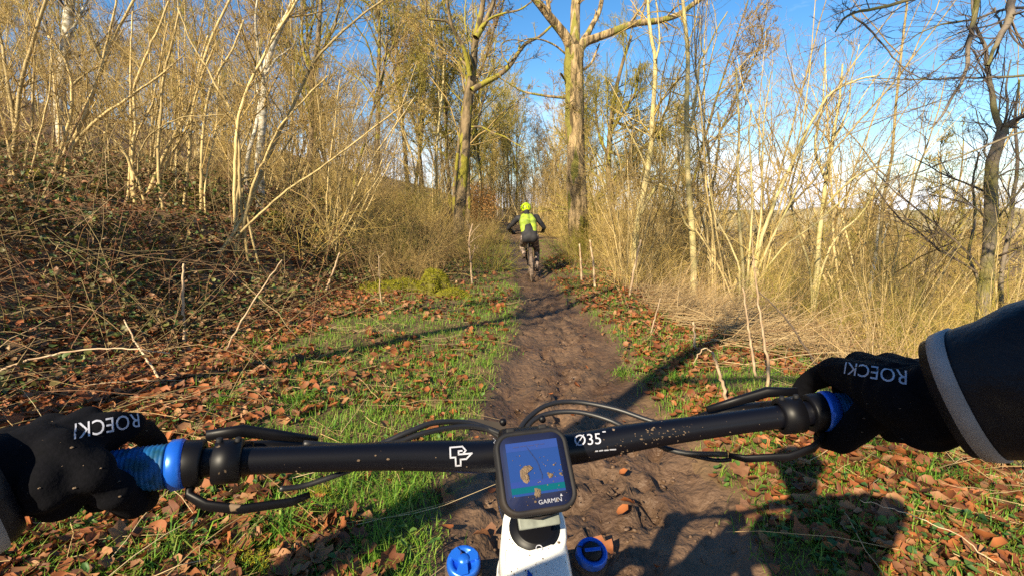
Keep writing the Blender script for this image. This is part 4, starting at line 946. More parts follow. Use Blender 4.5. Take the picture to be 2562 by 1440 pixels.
# single sticks and canes that can be picked out
def stick(label, px, w0, w1, dy=0.0, name='stick', mt='stick', branches=0, y=None, seed=0):
    g = gpt(*px[0]); y = y or g[1]
    q = np.array([at(a, b, y) for a, b in px]); q[:, 1] += np.linspace(0, dy, len(q)); q[0, 2] = g1(q[0, 0], q[0, 1]) - .02
    n = 5 * len(q); p = resample(q, n, .004); r = np.linspace(w0, w1, n) * y / F_PX / 2
    base = p[0].copy(); mb = MB(); mb.tube(p - base, r, 6)
    if branches:
        s = spawn(np.random.default_rng(seed), (p - base)[None], r[None], branches, .3, 1, (25, 55), (.25, .5), .6, .0015); a, b = grow(rng, *s, 5, .1, .02, .5); mb.tubes(a, b, 4)
        s = spawn(rng, a, b, 3, .2, 1, (25, 55), (.3, .6), .7, .0012); a, b = grow(rng, *s, 4, .1, .02, .5); mb.tubes(a, b, 3)
    o = mb.build(name, M[mt]); o.location = base; return tag(o, label, 'stick', 'single sticks')
stick('upright reddish dead stem standing alone before the left bank', [(462, 862), (460, 790), (458, 720), (460, 660)], 8, 5)
stick('thin cane leaning right, standing beside the upright reddish stem', [(556, 886), (600, 810), (650, 730), (706, 650)], 6, 3)
stick('short pale stick leaning left of the mossy stump', [(812, 730), (830, 690), (850, 632)], 7, 4)
stick('pale forked sapling twig right of the mossy stump', [(1182, 714), (1178, 660), (1174, 600), (1182, 560)], 6, 3, branches=7, seed=3)
stick('thin reddish stem left of the mossy stump', [(956, 764), (950, 720), (948, 640)], 4, 2, branches=2, seed=4)
stick('long pale bramble runner arching in from the left edge', [(-120, 990), (0, 925), (80, 900), (180, 887), (280, 890), (372, 905)], 7, 3, 0.2)
stick('pale fallen branch slanting down across the leaves at left', [(410, 958), (330, 925), (250, 882), (175, 838)], 7, 4, .5)
stick('thin straight dry stem lying across the leaves above the left glove', [(640, 962), (480, 945), (330, 942), (180, 955), (0, 975)], 4, 2, -.2)
stick('bleached broken stalk jutting up before the right brake lever', [(1822, 1024), (1808, 960), (1795, 915), (1782, 880)], 10, 7)
stick('bent dry stalk meeting the bleached broken one', [(1732, 915), (1748, 885), (1765, 870), (1782, 880)], 4, 3)
stick('tall thin stalk left of a similar one, right of the fallen dry grass', [(1894, 945), (1880, 870), (1870, 800), (1858, 720)], 8, 4)
stick('tall thin stalk nearest the right glove, beside a similar one', [(1921, 975), (1920, 900), (1906, 820), (1890, 700), (1884, 640)], 9, 3, branches=2, seed=5)
stick('short pale stub of a stalk standing before the fallen dry grass', [(1739, 880), (1737, 840), (1735, 805)], 7, 5)
stick('short leaning pale stem at the corner of the fallen dry grass', [(1628, 835), (1640, 790), (1652, 745)], 5, 3)
stick('pale slanting stem rising from the dry grass right of the track', [(1574, 742), (1584, 690), (1594, 640), (1604, 600)], 7, 4)
stick('straight standing dead stem at the right edge of the track', [(1489, 720), (1484, 660), (1476, 600)], 7, 4)
stick('reddish dead stem close to the right edge of the track', [(1456, 705), (1453, 650), (1450, 610)], 6, 4)
stick('dry twig lying over the shaded leaves right of the wheel', [(1828, 1180), (1880, 1208), (1950, 1240), (2024, 1270)], 7, 4, -.2)
stick('pale bent twig lying on the shaded ground at lower right', [(2036, 1215), (2110, 1245), (2150, 1265), (2206, 1284)], 5, 3, -.1)
stick('long thin runner curving over leaves at the lower right corner', [(2560, 1440), (2480, 1400), (2400, 1345), (2290, 1310), (2200, 1290)], 4, 2, .1)
stick('dark bent stem drooping over the drop at right', [(2060, 930), (2010, 860), (1960, 790), (1900, 730)], 6, 3, mt='twig_dark')

# ------------------------------------------------------------------ mossy stump, log and stools
def lump(name, label, cat, loc, size, seed, fuzz=2500, mtl='mossbase', L=.02, parent=None, cut=False, rz=0, group=None, rough=1.0, grassy=False):
    rg = np.random.default_rng(seed); bm = bmesh.new(); bmesh.ops.create_icosphere(bm, subdivisions=4, radius=1)
    P = np.array([v.co[:] for v in bm.verts]); Fc = np.array([[v.index for v in f.verts] for f in bm.faces]); bm.free()
    k = 1 + rough * .35 * (fbm(P[:, 0] * 1.7 + 5, P[:, 1] * 1.7 + P[:, 2], seed, 3) - .5) + rough * .25 * (fbm(P[:, 0] * 4 + 9, P[:, 2] * 4 + P[:, 1] * 3, seed + 5, 3) - .5)
    P = P * k[:, None] * np.asarray(size)
    if cut: P[:, 2] = np.minimum(P[:, 2], size[2] * (.75 + .2 * vn(P[:, 0] * 25, P[:, 1] * 25, seed)))
    e = empty(name, loc, rz, label, cat, group)
    me = np_mesh('body', P, Fc); link('body', me, M[mtl], e)
    up = P[Fc].mean(1); nr = norm(np.cross(P[Fc[:, 1]] - P[Fc[:, 0]], P[Fc[:, 2]] - P[Fc[:, 0]])); ok = np.where((up[:, 2] > -.2 * size[2]) & (nr[:, 2] > -.3))[0]
    i = rg.choice(ok, fuzz); b = up[i] + rg.normal(0, .012, (fuzz, 3)); t, r = grow(rg, b, nr[i] + rg.normal(0, .5, (fuzz, 3)), rg.uniform(.5, 1.3, fuzz) * L, np.full(fuzz, L * .11), 1, .3, 0, .25)
    m = MB().tubes(t, r, 3).build('moss', M['grass' if grassy else 'moss'], e); m['kind'] = 'stuff'
    return e
g = gpt(1085, 735); lump('tree_stump', 'small stump under bright yellow-green moss beside the grass left of the track', 'stump', g + [0, 0, .06], (.22, .17, .36), 3, 3600, cut=True, L=.045, rough=3.2)
g = gpt(975, 725); lump('moss_mound', 'low grassy moss mound left of the mossy stump', 'moss', g - [0, 0, .06], (.62, .42, .19), 4, 5200, L=.05, rough=2.2)
lump('moss_mound', 'yellow-green moss spilling right of the stump into the grass', 'moss', gpt(1130, 742) - [0, 0, .05], (.3, .22, .14), 14, 2200, L=.045, rough=2.2)
g = gpt(600, 1410); lump('moss_mound', 'flat yellow moss cushion at the bottom left of the frame', 'moss', g - [0, 0, .04], (.17, .11, .07), 5, 3500, L=.022)
g = gpt(800, 1245); lump('moss_mound', 'tiny moss cushion under the left brake lever', 'moss', g - [0, 0, .02], (.06, .05, .04), 6, 800, L=.018)
for (px, py, y, sz, lab) in [(96, 425, 8.0, (.22, .2, .2), 'bright yellow moss on the hazel stool at the far left'), (480, 455, 9.2, (.33, .25, .2), 'yellow mossed hazel stool behind the paired leaning poles'), (685, 488, 9.2, (.2, .2, .22), 'mossy stool under the pale birch'), (290, 462, 8.8, (.5, .2, .07), 'moss covered fallen pole low among the left hazels'), (230, 432, 8.6, (.3, .16, .08), 'flat strip of moss at the foot of the hazel fan')]:
    q = at(px, py, y); q[2] = g1(q[0], q[1]) + sz[2] * .35
    lump('mossy_stool', lab, 'stool', q, sz, int(px), 1600, L=.035, group='mossy stools on the left bank')
# mossy log at lower right
e0 = gpt(2350, 1120); a0 = e0 + [0, .0, .02]; a1 = np.array([a0[0] + .95, a0[1] - .42, a0[2] - .05])
lg = empty('mossy_log', a0, 0, 'fallen log capped with yellow moss at the right edge below the sleeve', 'log')
p = resample(np.array([[-.1, .05, 0], [.3, -.1, .02], [.65, -.28, .02], [1.05, -.46, -.02]]), 14, .006); MB().tube(p, np.linspace(.075, .095, 14) , 12).build('body', M['oak_dark'], lg)
n = 5200; i = rf.uniform(0, 12.9, n); k = i.astype(int); f = (i - k)[:, None]; c = p[k] * (1 - f) + p[k + 1] * f; an = rf.normal(1.75, .62, n); ax_ = np.array([.38, .9, 0])
b_ = c + .086 * (np.cos(an)[:, None] * np.array([.40, .92, 0]) + np.sin(an)[:, None] * np.array([0, 0, 1.0]))
t, r = grow(rf, b_, (b_ - c) + rf.normal(0, .03, (n, 3)), rf.uniform(.01, .03, n), np.full(n, .0028), 1, .3, 0, .25); o = MB().tubes(t, r, 3).build('moss', M['moss'], lg); o['kind'] = 'stuff'
lg2 = empty('dead_branch', a0 + [.35, .22, 0], 0, 'grey dead branch lying behind the mossy log', 'branch'); MB().tube(resample(np.array([[-.3, .2, 0], [.2, .0, .05], [.8, -.3, .06]]), 12, .008), np.linspace(.03, .045, 12), 8).build('wood', M['hazel_dark'], lg2)
# ------------------------------------------------------------------ bike, computer and riders: materials
M['black_metal'] = mat('anodised_black', (0.0025, 0.0025, 0.004), 0.45, spec=0.25, spots=((0.20, 0.14, 0.09), 55, 0.68))
M['carbon'] = mat('matt_black_bar', (0.0018, 0.002, 0.0045), 0.38, spec=0.32, spots=((0.22, 0.16, 0.11), 120, 0.735))
M['rubber'] = mat('black_rubber', (0.008, 0.008, 0.010), 0.7, (0.035, 0.026, 0.02), 14, 4, ramp=(0.5, 0.75))
M['tyre'] = mat('muddy_tyre', (0.03, 0.024, 0.02), 0.8, (0.12, 0.08, 0.055), 20, 4, bump=0.8)
M['blue'] = mat('blue_anodised', (0.012, 0.12, 0.62), 0.32, spec=0.6, metal=0.35, spots=((0.05, 0.04, 0.03), 45, 0.66))
M['teal_grip'] = mat('blue_grip_rubber', (0.006, 0.10, 0.32), 0.6, (0.004, 0.05, 0.09), 120, 2)
M['white_paint'] = mat('white_frame_paint', (0.78, 0.77, 0.74), 0.3, spec=0.5, coat=0.4, spots=((0.20, 0.15, 0.11), 70, 0.70))
M['logo'] = mat('silver_print', (0.40, 0.41, 0.47), 0.5)
M['logo_dim'] = mat('grey_print', (0.30, 0.31, 0.36), 0.5)
M['screen_glass'] = mat('screen_bezel', (0.012, 0.017, 0.05), 0.18, spec=0.5)
M['mud_splash'] = mat('dried_mud', (0.22, 0.155, 0.10), 0.9, (0.13, 0.09, 0.06), 400, 3, bump=0.6, bscale=900)
M['glove'] = mat('black_glove_knit', (0.0016, 0.0018, 0.0032), 0.9, (0.003, 0.003, 0.005), 300, 2, bump=0.12, bscale=500, spec=0.12)
M['jacket'] = mat('black_jacket', (0.003, 0.0033, 0.0055), 0.5, (0.005, 0.005, 0.008), 5, 3, bump=0.3, bscale=30, spec=0.28)
M['reflective'] = mat('grey_reflective_tape', (0.33, 0.32, 0.31), 0.55, (0.24, 0.22, 0.20), 25, 4)
M['skin'] = mat('skin', (0.45, 0.27, 0.2), 0.6)
M['cable'] = mat('cable_housing', (0.012, 0.012, 0.014), 0.45, spec=0.5)
def emis(name, c, e, rough=.2):
    m = bpy.data.materials.new(name); m.use_nodes = True; b = m.node_tree.nodes['Principled BSDF']
    b.inputs['Base Color'].default_value = (*c, 1); b.inputs['Emission Color'].default_value = (*c, 1); b.inputs['Emission Strength'].default_value = e; b.inputs['Roughness'].default_value = rough
    return m

# continuous organic surface from tapered limbs
def blob(name, chains, voxel, smooth=6, mt=None, parent=None, inv=None):
    mb = MB(); prof = [(math.cos(a), math.sin(a)) for a in np.linspace(-math.pi / 2, math.pi / 2, 9)]
    for ch in chains:
        for (p, r) in ch: mb.lathe([(max(1e-4, c * r), s * r) for c, s in prof], None, p, 14)
        for (p, r), (q, s) in zip(ch[:-1], ch[1:]):
            if np.linalg.norm(np.subtract(q, p)) > 1e-5: mb.tube([p, q], [r, s], 14)
    o = mb.build(name, mt, parent)
    md = o.modifiers.new('r', 'REMESH'); md.mode = 'VOXEL'; md.voxel_size = voxel; md.use_smooth_shade = True
    sm = o.modifiers.new('s', 'SMOOTH'); sm.iterations = smooth; sm.factor = 0.5
    dg = bpy.context.evaluated_depsgraph_get(); me = bpy.data.meshes.new_from_object(o.evaluated_get(dg)); old = o.data
    o.modifiers.clear(); o.data = me; bpy.data.meshes.remove(old); me.name = name
    if inv is not None: me.transform(inv)
    if mt and not me.materials: me.materials.append(mt)
    return o
def text_mesh(s, size, extr=0.0006, sub=0.004):
    cu = bpy.data.curves.new('t', 'FONT'); cu.body = s; cu.size = size; cu.align_x = 'CENTER'; cu.align_y = 'CENTER'; cu.extrude = 0; cu.resolution_u = 3
    ob = bpy.data.objects.new('t', cu); COL.objects.link(ob); dg = bpy.context.evaluated_depsgraph_get(); me = bpy.data.meshes.new_from_object(ob.evaluated_get(dg))
    bpy.data.objects.remove(ob); bpy.data.curves.remove(cu)
    bm = bmesh.new(); bm.from_mesh(me); bmesh.ops.triangulate(bm, faces=bm.faces[:])
    for _ in range(4):
        e = [x for x in bm.edges if x.calc_length() > sub]
        if not e: break
        bmesh.ops.subdivide_edges(bm, edges=e, cuts=1); bmesh.ops.triangulate(bm, faces=bm.faces[:])
    bm.verts.index_update(); P = np.array([v.co[:] for v in bm.verts]); Fc = np.array([[v.index for v in f.verts] for f in bm.faces]); bm.free(); bpy.data.meshes.remove(me)
    return P, Fc
def bold(P, F): return P, F

# ------------------------------------------------------------------ own bike: front end axes
psi, th = R(9.0), R(0.6)
O = cpt(1322, 1130, 0.45)
ex = np.array([math.cos(psi) * math.cos(th), math.sin(psi) * math.cos(th), math.sin(th)]); ey = np.array([-math.sin(psi), math.cos(psi), 0.0]); ez = np.cross(ex, ey)
def B(x, y, z): return O + ex * x + ey * y + ez * z
BM = np.stack([ex, ey, ez], 1)
zg = g1(0.02, -0.1)
bike = empty('mountain_bike', (0.02, -0.1, zg), 0, 'muddy mountain bike with black handlebar and white frame, seen from its saddle', 'bicycle')
binv = bike.matrix_world.inverted(); binv = Matrix.Translation(-Vector(bike.location))
def bb(mb, name, mt, parent=None, smooth=True):
    o = mb.build(name, M[mt], parent or bike, smooth, binv); return o
# handlebar
bp = []
for x, y, z, r in [(-.395, -.058, .036, .0112), (-.34, -.044, .033, .0112), (-.27, -.029, .030, .0110), (-.22, -.020, .0235, .0105), (-.17, -.012, .0165, .0108), (-.12, -.005, .010, .0118), (-.08, -.001, .0045, .0132), (-.045, 0, 0, .0140), (0, 0, 0, .0140),
                   (.045, 0, 0, .0140), (.08, -.001, .0045, .0132), (.12, -.005, .010, .0118), (.17, -.012, .0165, .0108), (.22, -.020, .0235, .0105), (.27, -.029, .030, .0110), (.34, -.044, .033, .0112), (.395, -.058, .036, .0112)]:
    bp.append((*B(x, y, z), r))
bp = resample(np.array(bp), 70); hb_o = bb(MB().tube(bp[:, :3], bp[:, 3], 28), 'handlebar', 'carbon')
barV = BVHTree.FromPolygons([Vector(v) for v in (lambda t: t[0])(tubes(bp[None, :, :3], bp[None, :, 3], 28))], [list(map(int, f)) for f in tubes(bp[None, :, :3], bp[None, :, 3], 28)[1]])
def project(P2, F2, origin, right, up, bvh, direction, off=0.0008):
    """lay flat lettering onto a surface: cast every vertex along direction"""
    out = []
    dv = Vector(direction).normalized()
    for a, b, _ in P2:
        o = Vector(origin + right * a + up * b) - dv * 0.12
        hit, nrm, _i, _d = bvh.ray_cast(o, dv)
        if hit is None: hit = o + dv * 0.12; nrm = -dv
        out.append((hit - dv * off)[:])
    return np.array(out), F2
camp = np.array([0, 0, CAM_H])
def on_bar(P2, F2, x, vz, name, mt, scale=1.0, rot=0.0):
    c = B(x, 0, 0.004); d = norm(c - camp); rt = ex - d * (ex @ d); rt = norm(rt); up_ = np.cross(rt, d)
    if rot: rt, up_ = rt * math.cos(rot) + up_ * math.sin(rot), up_ * math.cos(rot) - rt * math.sin(rot)
    V, Fc = project(P2 * scale, F2, c + up_ * vz, rt, up_, barV, d, .0009)
    return bb(MB().add(V, Fc), name, mt, hb_o, False)
def poly_fill(outline, sub=.003):
    bm = bmesh.new(); vs_ = [bm.verts.new((a, b, 0)) for a, b in outline]; bm.faces.new(vs_); bmesh.ops.triangulate(bm, faces=bm.faces[:])
    for _ in range(4):
        e = [q for q in bm.edges if q.calc_length() > sub]
        if not e: break
        bmesh.ops.subdivide_edges(bm, edges=e, cuts=1); bmesh.ops.triangulate(bm, faces=bm.faces[:])
    bm.verts.index_update(); P = np.array([v.co[:] for v in bm.verts]); Fc = np.array([[v.index for v in f.verts] for f in bm.faces]); bm.free(); return P, Fc
def strokes(segs, w):
    """flat bars along segments"""
    Ps, Fs, n = [], [], 0
    for a, b in segs:
        a = np.array(a, float); b = np.array(b, float); t = norm(b - a); nn = np.array([-t[1], t[0]]) * w / 2; a2 = a - t * w * .5; b2 = b + t * w * .5
        P, Fc = poly_fill([a2 + nn, b2 + nn, b2 - nn, a2 - nn]); Ps.append(P); Fs.append(Fc + n); n += len(P)
    return np.concatenate(Ps), np.concatenate(Fs)
# the angular RF emblem: an outlined R over an F with a pointed tail
u_ = .001
P2, F2 = strokes([((-11, 10), (4, 10)), ((4, 10), (8, 5)), ((8, 5), (4, 1)), ((-11, 10), (-11, -2)), ((-11, -2), (-5, -2)), ((-5, -2), (-5, -12)), ((-5, -12), (1, -12)), ((1, -12), (1, -5)), ((1, -5), (8, -5)), ((8, -5), (15, 1)), ((15, 1), (-1, 1)), ((-1, 1), (-1, 5)), ((-1, 5), (3, 5))], 1.9)
on_bar(P2 * u_, F2, -.062, -.001, 'emblem', 'logo', .70)
P2, F2 = text_mesh('Ø35', .0138, sub=.003); on_bar(P2, F2, .056, .0025, 'lettering', 'logo', 1.0)
P2, F2 = text_mesh('-', .012, sub=.003); on_bar(P2, F2, .0725, .0095, 'lettering', 'logo', 1.0)
P2, F2 = strokes([((-.009, 0), (-.0075, 0)), ((-.0055, 0), (-.003, .0002)), ((-.001, 0), (.0018, 0)), ((.0038, .0002), (.0085, 0))], .0011); on_bar(P2, F2, .072, -.0075, 'lettering', 'logo_dim', 1.0)
for sx_ in (-1, 1):   # clamp scale marks beside the stem
    P2, F2 = strokes([((0, -12 + 4 * k), (-2 * sx_, -10 + 4 * k)) for k in range(6)] + [((-2 * sx_, -10 + 4 * k), (0, -8 + 4 * k)) for k in range(6)], .45)
    on_bar(P2 * u_, F2, sx_ * .031, 0, 'scale_mark', 'logo_dim', .9)
# dried mud drops on the bar: real little lumps
def drops(mb, pts, rs, rg, flat=.45):
    for p, r in zip(pts, rs):
        s = 6; prof = [(r, -r * .2), (r * .8, r * flat * .6), (1e-4, r * flat)]
        mb.lathe(prof, rg, p, s)
rb = np.random.default_rng(9); mb = MB()
for k in range(110):
    x = rb.normal(.115, .028) if k < 78 else rb.uniform(-.25, .25); c = B(x, 0, .004 if abs(x) < .1 else .012); d = norm(c - camp); up_ = np.cross(norm(ex), d)
    o = Vector(c + up_ * rb.uniform(-.014, .002)) - Vector(d) * .1; h, nn, _, _ = barV.ray_cast(o, Vector(d))
    if h: drops(mb, [np.array(h)], [.0003 + .0009 * rb.uniform() ** 2.2 if k < 106 else .0016], None)
bb(mb, 'mud_drops', 'mud_splash', hb_o)['kind'] = 'stuff'
# stem
st = MB(); st.box(B(0, -.012, -.004), (.052, .058, .046), BM, .008); st.box(B(0, .018, -.006), (.050, .014, .040), BM, .006)
stem = bb(st, 'stem', 'black_metal')
for sx_ in (-1, 1):
    for sz in (-1, 1): bb(MB().lathe([(.0001, .004), (.003, .004), (.0035, 0)], BM @ np.array([[1, 0, 0], [0, 0, 1], [0, -1, 0]]).T, B(sx_ * .019, .029, sz * .018), 10), 'bolt', 'black_metal', stem)
SA = norm(ey * -.42 + ez * .907)                      # steering axis, leaning back
bb(MB().lathe([(.017, 0), (.019, .006), (.017, .012), (.0001, .012)], np.stack([ex, np.cross(SA, ex), SA], 1), B(0, -.036, .004), 24), 'top_cap', 'black_metal', stem)
# headset cover ring seen below the computer, printed with a small round badge
HC = cpt(1338, 1316, .452)
SM = np.stack([ex, np.cross(SA, ex), SA], 1)
hs_o = bb(MB().lathe([(.0001, .002), (.0165, .002), (.0175, .0018), (.018, .0012), (.0232, .0006), (.0238, -.004)], SM, HC, 36), 'headset_cover', 'black_metal')
hd = norm(HC - camp)
bb(MB().lathe([(.0024, 0), (.0024, .0007), (.0031, .0007), (.0031, 0)], SM, HC + SA * .0009 - np.cross(SA, ex) * .0206, 18), 'badge', 'logo', hs_o)
# white frame: head-tube shroud and top tube
fr = MB()
T0 = HC - SA * .0005
sec = []
def ring(c, w, h, axx, axz, n=28, sq=3.2):
    a = np.arange(n) * 2 * math.pi / n; ca, sa = np.cos(a), np.sin(a)
    return c + (np.sign(ca) * np.abs(ca) ** (2 / sq) * w / 2)[:, None] * axx + (np.sign(sa) * np.abs(sa) ** (2 / sq) * h / 2)[:, None] * axz
def loft(mb, rings):
    n = len(rings[0]); k = np.arange(n); k2 = (k + 1) % n
    V = np.concatenate(rings); Fq = np.concatenate([np.stack([i * n + k, i * n + k2, (i + 1) * n + k2, (i + 1) * n + k], 1) for i in range(len(rings) - 1)])
    V = np.concatenate([V, [rings[0].mean(0)], [rings[-1].mean(0)]]); m_ = len(rings) * n
    b = mb.n; mb.V.append(V); mb.F.setdefault(4, []).append(Fq + b)
    mb.F.setdefault(3, []).extend([np.stack([k2, k, np.full(n, m_)], 1) + b, np.stack([(len(rings) - 1) * n + k, (len(rings) - 1) * n + k2, np.full(n, m_ + 1)], 1) + b]); mb.n += len(V)
fx = np.array([1.0, 0.02, 0]); HT = T0
# head tube (down the steering axis)
loft(fr, [ring(HT - SA * d_, w, l, fx, np.cross(SA, fx), sq=2.6) for d_, w, l in [(.0, .054, .054), (.003, .0585, .060), (.05, .060, .062), (.115, .060, .062)]])
# top tube runs back towards the rider and down
TT = [(HT + np.array([0, .016, -.016])), HT + np.array([.001, -.012, -.022]), HT + np.array([.002, -.05, -.036]), HT + np.array([.002, -.10, -.058]), HT + np.array([.0, -.25, -.13]), HT + np.array([-.01, -.47, -.22])]
upv = norm(np.array([0, .4, 1.0]))
loft(fr, [ring(c, w, h, fx, upv, sq=3.6) for c, w, h in zip(TT, (.040, .056, .060, .060, .052, .042), (.030, .042, .046, .050, .05, .042))])
BBk = np.array([0.0, -.07, zg + .34])
dt0 = HT - SA * .10
loft(fr, [ring(dt0 * (1 - t) + BBk * t, .062, .066, fx, norm(np.array([0, .7, .7]))) for t in np.linspace(0, 1, 5)])
seat = np.array([0, -.30, zg + .93]); loft(fr, [ring(BBk * (1 - t) + (seat - [0, 0, .18]) * t, .038, .04, fx, np.array([0, 1.0, 0.3])) for t in np.linspace(0, 1, 4)])
rax = np.array([0, -.52, zg + .36])
for s_ in (-1, 1):
    fr.tube([BBk + [s_ * .035, -.03, 0], (BBk + rax) / 2 + [s_ * .06, 0, 0], rax + [s_ * .068, 0, 0]], [.014, .012, .011], 10)
    fr.tube([rax + [s_ * .068, 0, 0], rax + [s_ * .05, .12, .25], seat + [s_ * .02, .05, -.22]], [.010, .010, .010], 10)
frame_o = bb(fr, 'frame', 'white_paint')
# dirt flecks and the blue mark on the white paint
frV = BVHTree.FromObject(frame_o, bpy.context.evaluated_depsgraph_get())
mb = MB()
for k in range(46):
    px, py = rb.uniform(1258, 1415), rb.uniform(1345, 1440); d = ray(px, py); h, nn, _, _ = frV.ray_cast(Vector(camp) - Vector(bike.location), Vector(d))
    if h: drops(mb, [np.array(h) + np.array(bike.location)], [rb.choice([.0004, .0006, .0009, .0018], p=[.4, .35, .2, .05])], None, .3)
bb(mb, 'mud_drops', 'mud_splash', frame_o)['kind'] = 'stuff'
d = ray(1326, 1436); h, nn, _, _ = frV.ray_cast(Vector(camp) - Vector(bike.location), Vector(d))
if h:
    P2, F2 = poly_fill([(-.003, -.012), (.005, -.012), (.002, 0), (-.002, .004)])
    Pq, _ = project(P2, F2, np.array(h) + np.array(bike.location), np.array([1.0, 0, 0]), np.array([0, .8, .6]), BVHTree.FromPolygons([v.co + Vector(bike.location) for v in frame_o.data.vertices], [list(f.vertices) for f in frame_o.data.polygons]), d, .0008)
    bb(MB().add(Pq, F2), 'decal', 'blue', frame_o, False)
# fork with blue adjuster caps
KL, KR = cpt(1160, 1408, .515), cpt(1480, 1384, .555)
fo = MB(); kc = (KL + KR) / 2
dn = -SA
for K in (KL, KR):
    fo.tube([K + dn * .006, K + dn * .06], [.0195, .0195], 20); fo.tube([K + dn * .06, K + dn * .30], [.018, .018], 16); fo.tube([K + dn * .28, K + dn * .55 + ey * .02], [.026, .022], 16)
fo.box(kc + dn * .05, (np.linalg.norm(KR - KL) , .05, .04), BM, .012)
fo.tube([kc + dn * .30 + ey * .035 - ex * .065, kc + dn * .28 + ey * .05, kc + dn * .30 + ey * .035 + ex * .065], .014, 10)
fork = bb(fo, 'fork', 'tyre')
for K, nm in ((KL, 'left'), (KR, 'right')):
    cap = bb(MB().lathe([(.0175, -.004), (.0175, .003), (.0160, .006), (.0118, .006), (.0112, .003), (.0001, .003)], SM, K, 32), 'adjuster_cap', 'blue', fork)
    if nm == 'left':
        lv = MB()
        for a_ in (20, 140, 260):
            q = [(0.0, 0.0)]; a_ = R(a_); lv.prism([(.004 * math.cos(a_ + 1.2), .004 * math.sin(a_ + 1.2)), (.0150 * math.cos(a_ + .42), .0150 * math.sin(a_ + .42)), (.0158 * math.cos(a_), .0158 * math.sin(a_)), (.0150 * math.cos(a_ - .42), .0150 * math.sin(a_ - .42)), (.004 * math.cos(a_ - 1.2), .004 * math.sin(a_ - 1.2))][::-1], .003, .0085, SM, K)
        bb(lv, 'dial', 'blue', cap, False)
        bb(MB().lathe([(.006, .0086), (.005, .0105), (.0001, .0105)], SM, K, 16), 'dial_screw', 'blue', cap)
    else:
        bb(MB().lathe([(.0110, .0035), (.0095, .008), (.0001, .0085)], SM, K, 20), 'valve_cap', 'rubber', cap)
        bb(MB().box(K + SA * .009, (.018, .004, .002), SM, .0008), 'lever', 'blue', cap)
# wheels
def wheel(c, axle, name, par, R_=.355, wd=.031, knobs=90, mt='tyre'):
    axle = norm(axle); f_ = norm(np.cross(axle, [0, 0, 1.0])); Mx = np.stack([f_, np.cross(axle, f_), axle], 1)
    e = bb(MB().lathe([(.018, -.05), (.018, .05)], Mx, c, 12), name, 'black_metal', par)
    t = MB(); prof = [(R_ - wd + wd * math.cos(a), wd * math.sin(a)) for a in np.linspace(0, 2 * math.pi, 15)]; t.lathe(prof, Mx, c, 64)
    for k in range(knobs):
        a = 2 * math.pi * k / knobs; rd = f_ * math.cos(a) + np.cross(axle, f_) * math.sin(a)
        for o_ in (-.016, .0, .016): t.box(c + rd * (R_ - .001 - abs(o_) * .3) + axle * (o_ + .004 * (k % 2)), (.010, .011, .008), np.stack([rd, np.cross(axle, rd), axle], 1))
    bb(t, 'tyre', mt, e); r_ = MB(); r_.lathe([(R_ - .062, -.013), (R_ - .045, -.015), (R_ - .045, .015), (R_ - .062, .013), (R_ - .062, -.013)], Mx, c, 48); bb(r_, 'rim', 'black_metal', e)
    s_ = MB()
    for k in range(28):
        a = 2 * math.pi * k / 28; rd = f_ * math.cos(a) + np.cross(axle, f_) * math.sin(a); s_.tube([c + axle * (.025 * (-1) ** k) + rd * .02, c + rd * (R_ - .06)], .001, 4, False)
    bb(s_, 'spokes', 'black_metal', e)['kind'] = 'stuff'
    return e
FA = kc + dn * .545 + ey * .045; FA[2] = zg + .36
wheel(FA, ex, 'wheel', bike); wheel(rax, fx, 'wheel', bike)
# saddle, seatpost, cranks
sd = MB(); loft(sd, [ring(seat + [0, y_, z_], w_, h_, fx, np.array([0, 0, 1.0]), sq=2.4) for y_, z_, w_, h_ in [(.14, .015, .03, .02), (.05, .015, .045, .03), (-.05, .02, .10, .035), (-.12, .03, .14, .03), (-.14, .03, .10, .01)]]); bb(sd, 'saddle', 'rubber')
bb(MB().tube([seat - [0, -.05, .2], seat], .015, 14), 'seat_post', 'black_metal')
cr_ = MB(); 
for s_, yy in ((1, .17), (-1, -.17)): cr_.tube([BBk + [s_ * .075, 0, 0], BBk + [s_ * .085, yy, 0]], [.014, .011], 10)
cr_.lathe([(.02, .04), (.075, .045), (.08, .05), (.075, .053), (.02, .053)], np.stack([[0, 1, 0], [0, 0, 1], [1, 0, 0]], 1).astype(float), BBk, 32); bb(cr_, 'crank', 'black_metal')
for s_, yy in ((1, .17), (-1, -.17)): bb(MB().box(BBk + [s_ * .14, yy, 0], (.10, .10, .016), None, .005), 'pedal', 'black_metal')
# grips, collars, clamps, levers
def gp(side, x, y=0, z=0):
    """point near the bar at |x| out from the stem; y forward, z up from the bar axis"""
    i = np.argmin(np.abs((bp[:, :3] - O) @ ex - side * x)); return bp[i, :3] + ey * y + ez * z
for side in (-1, 1):
    ga, gb_ = gp(side, .282), gp(side, .392); gx = norm(gb_ - ga); GMt = np.stack([norm(np.cross(ez, gx)), np.cross(gx, norm(np.cross(ez, gx))), gx], 1)
    prof = [(.0115, 0.0)]
    for k in range(36): prof += [(.0158, .001 + k * .003), (.0165, .002 + k * .003), (.0158, .003 + k * .003)]
    prof += [(.012, .112), (.0001, .113)]
    grip = bb(MB().lathe(prof, GMt, ga, 26), 'grip', 'teal_grip')
    bb(MB().lathe([(.0118, -.0105), (.0176, -.0105), (.0186, -.008), (.0186, -.002), (.0172, .0), (.0118, .0)], GMt, ga, 30), 'lock_collar', 'blue', grip)
    bb(MB().lathe([(.0001, .116), (.016, .116), (.0175, .112), (.0175, .106)], GMt, ga, 20), 'end_plug', 'blue', grip)
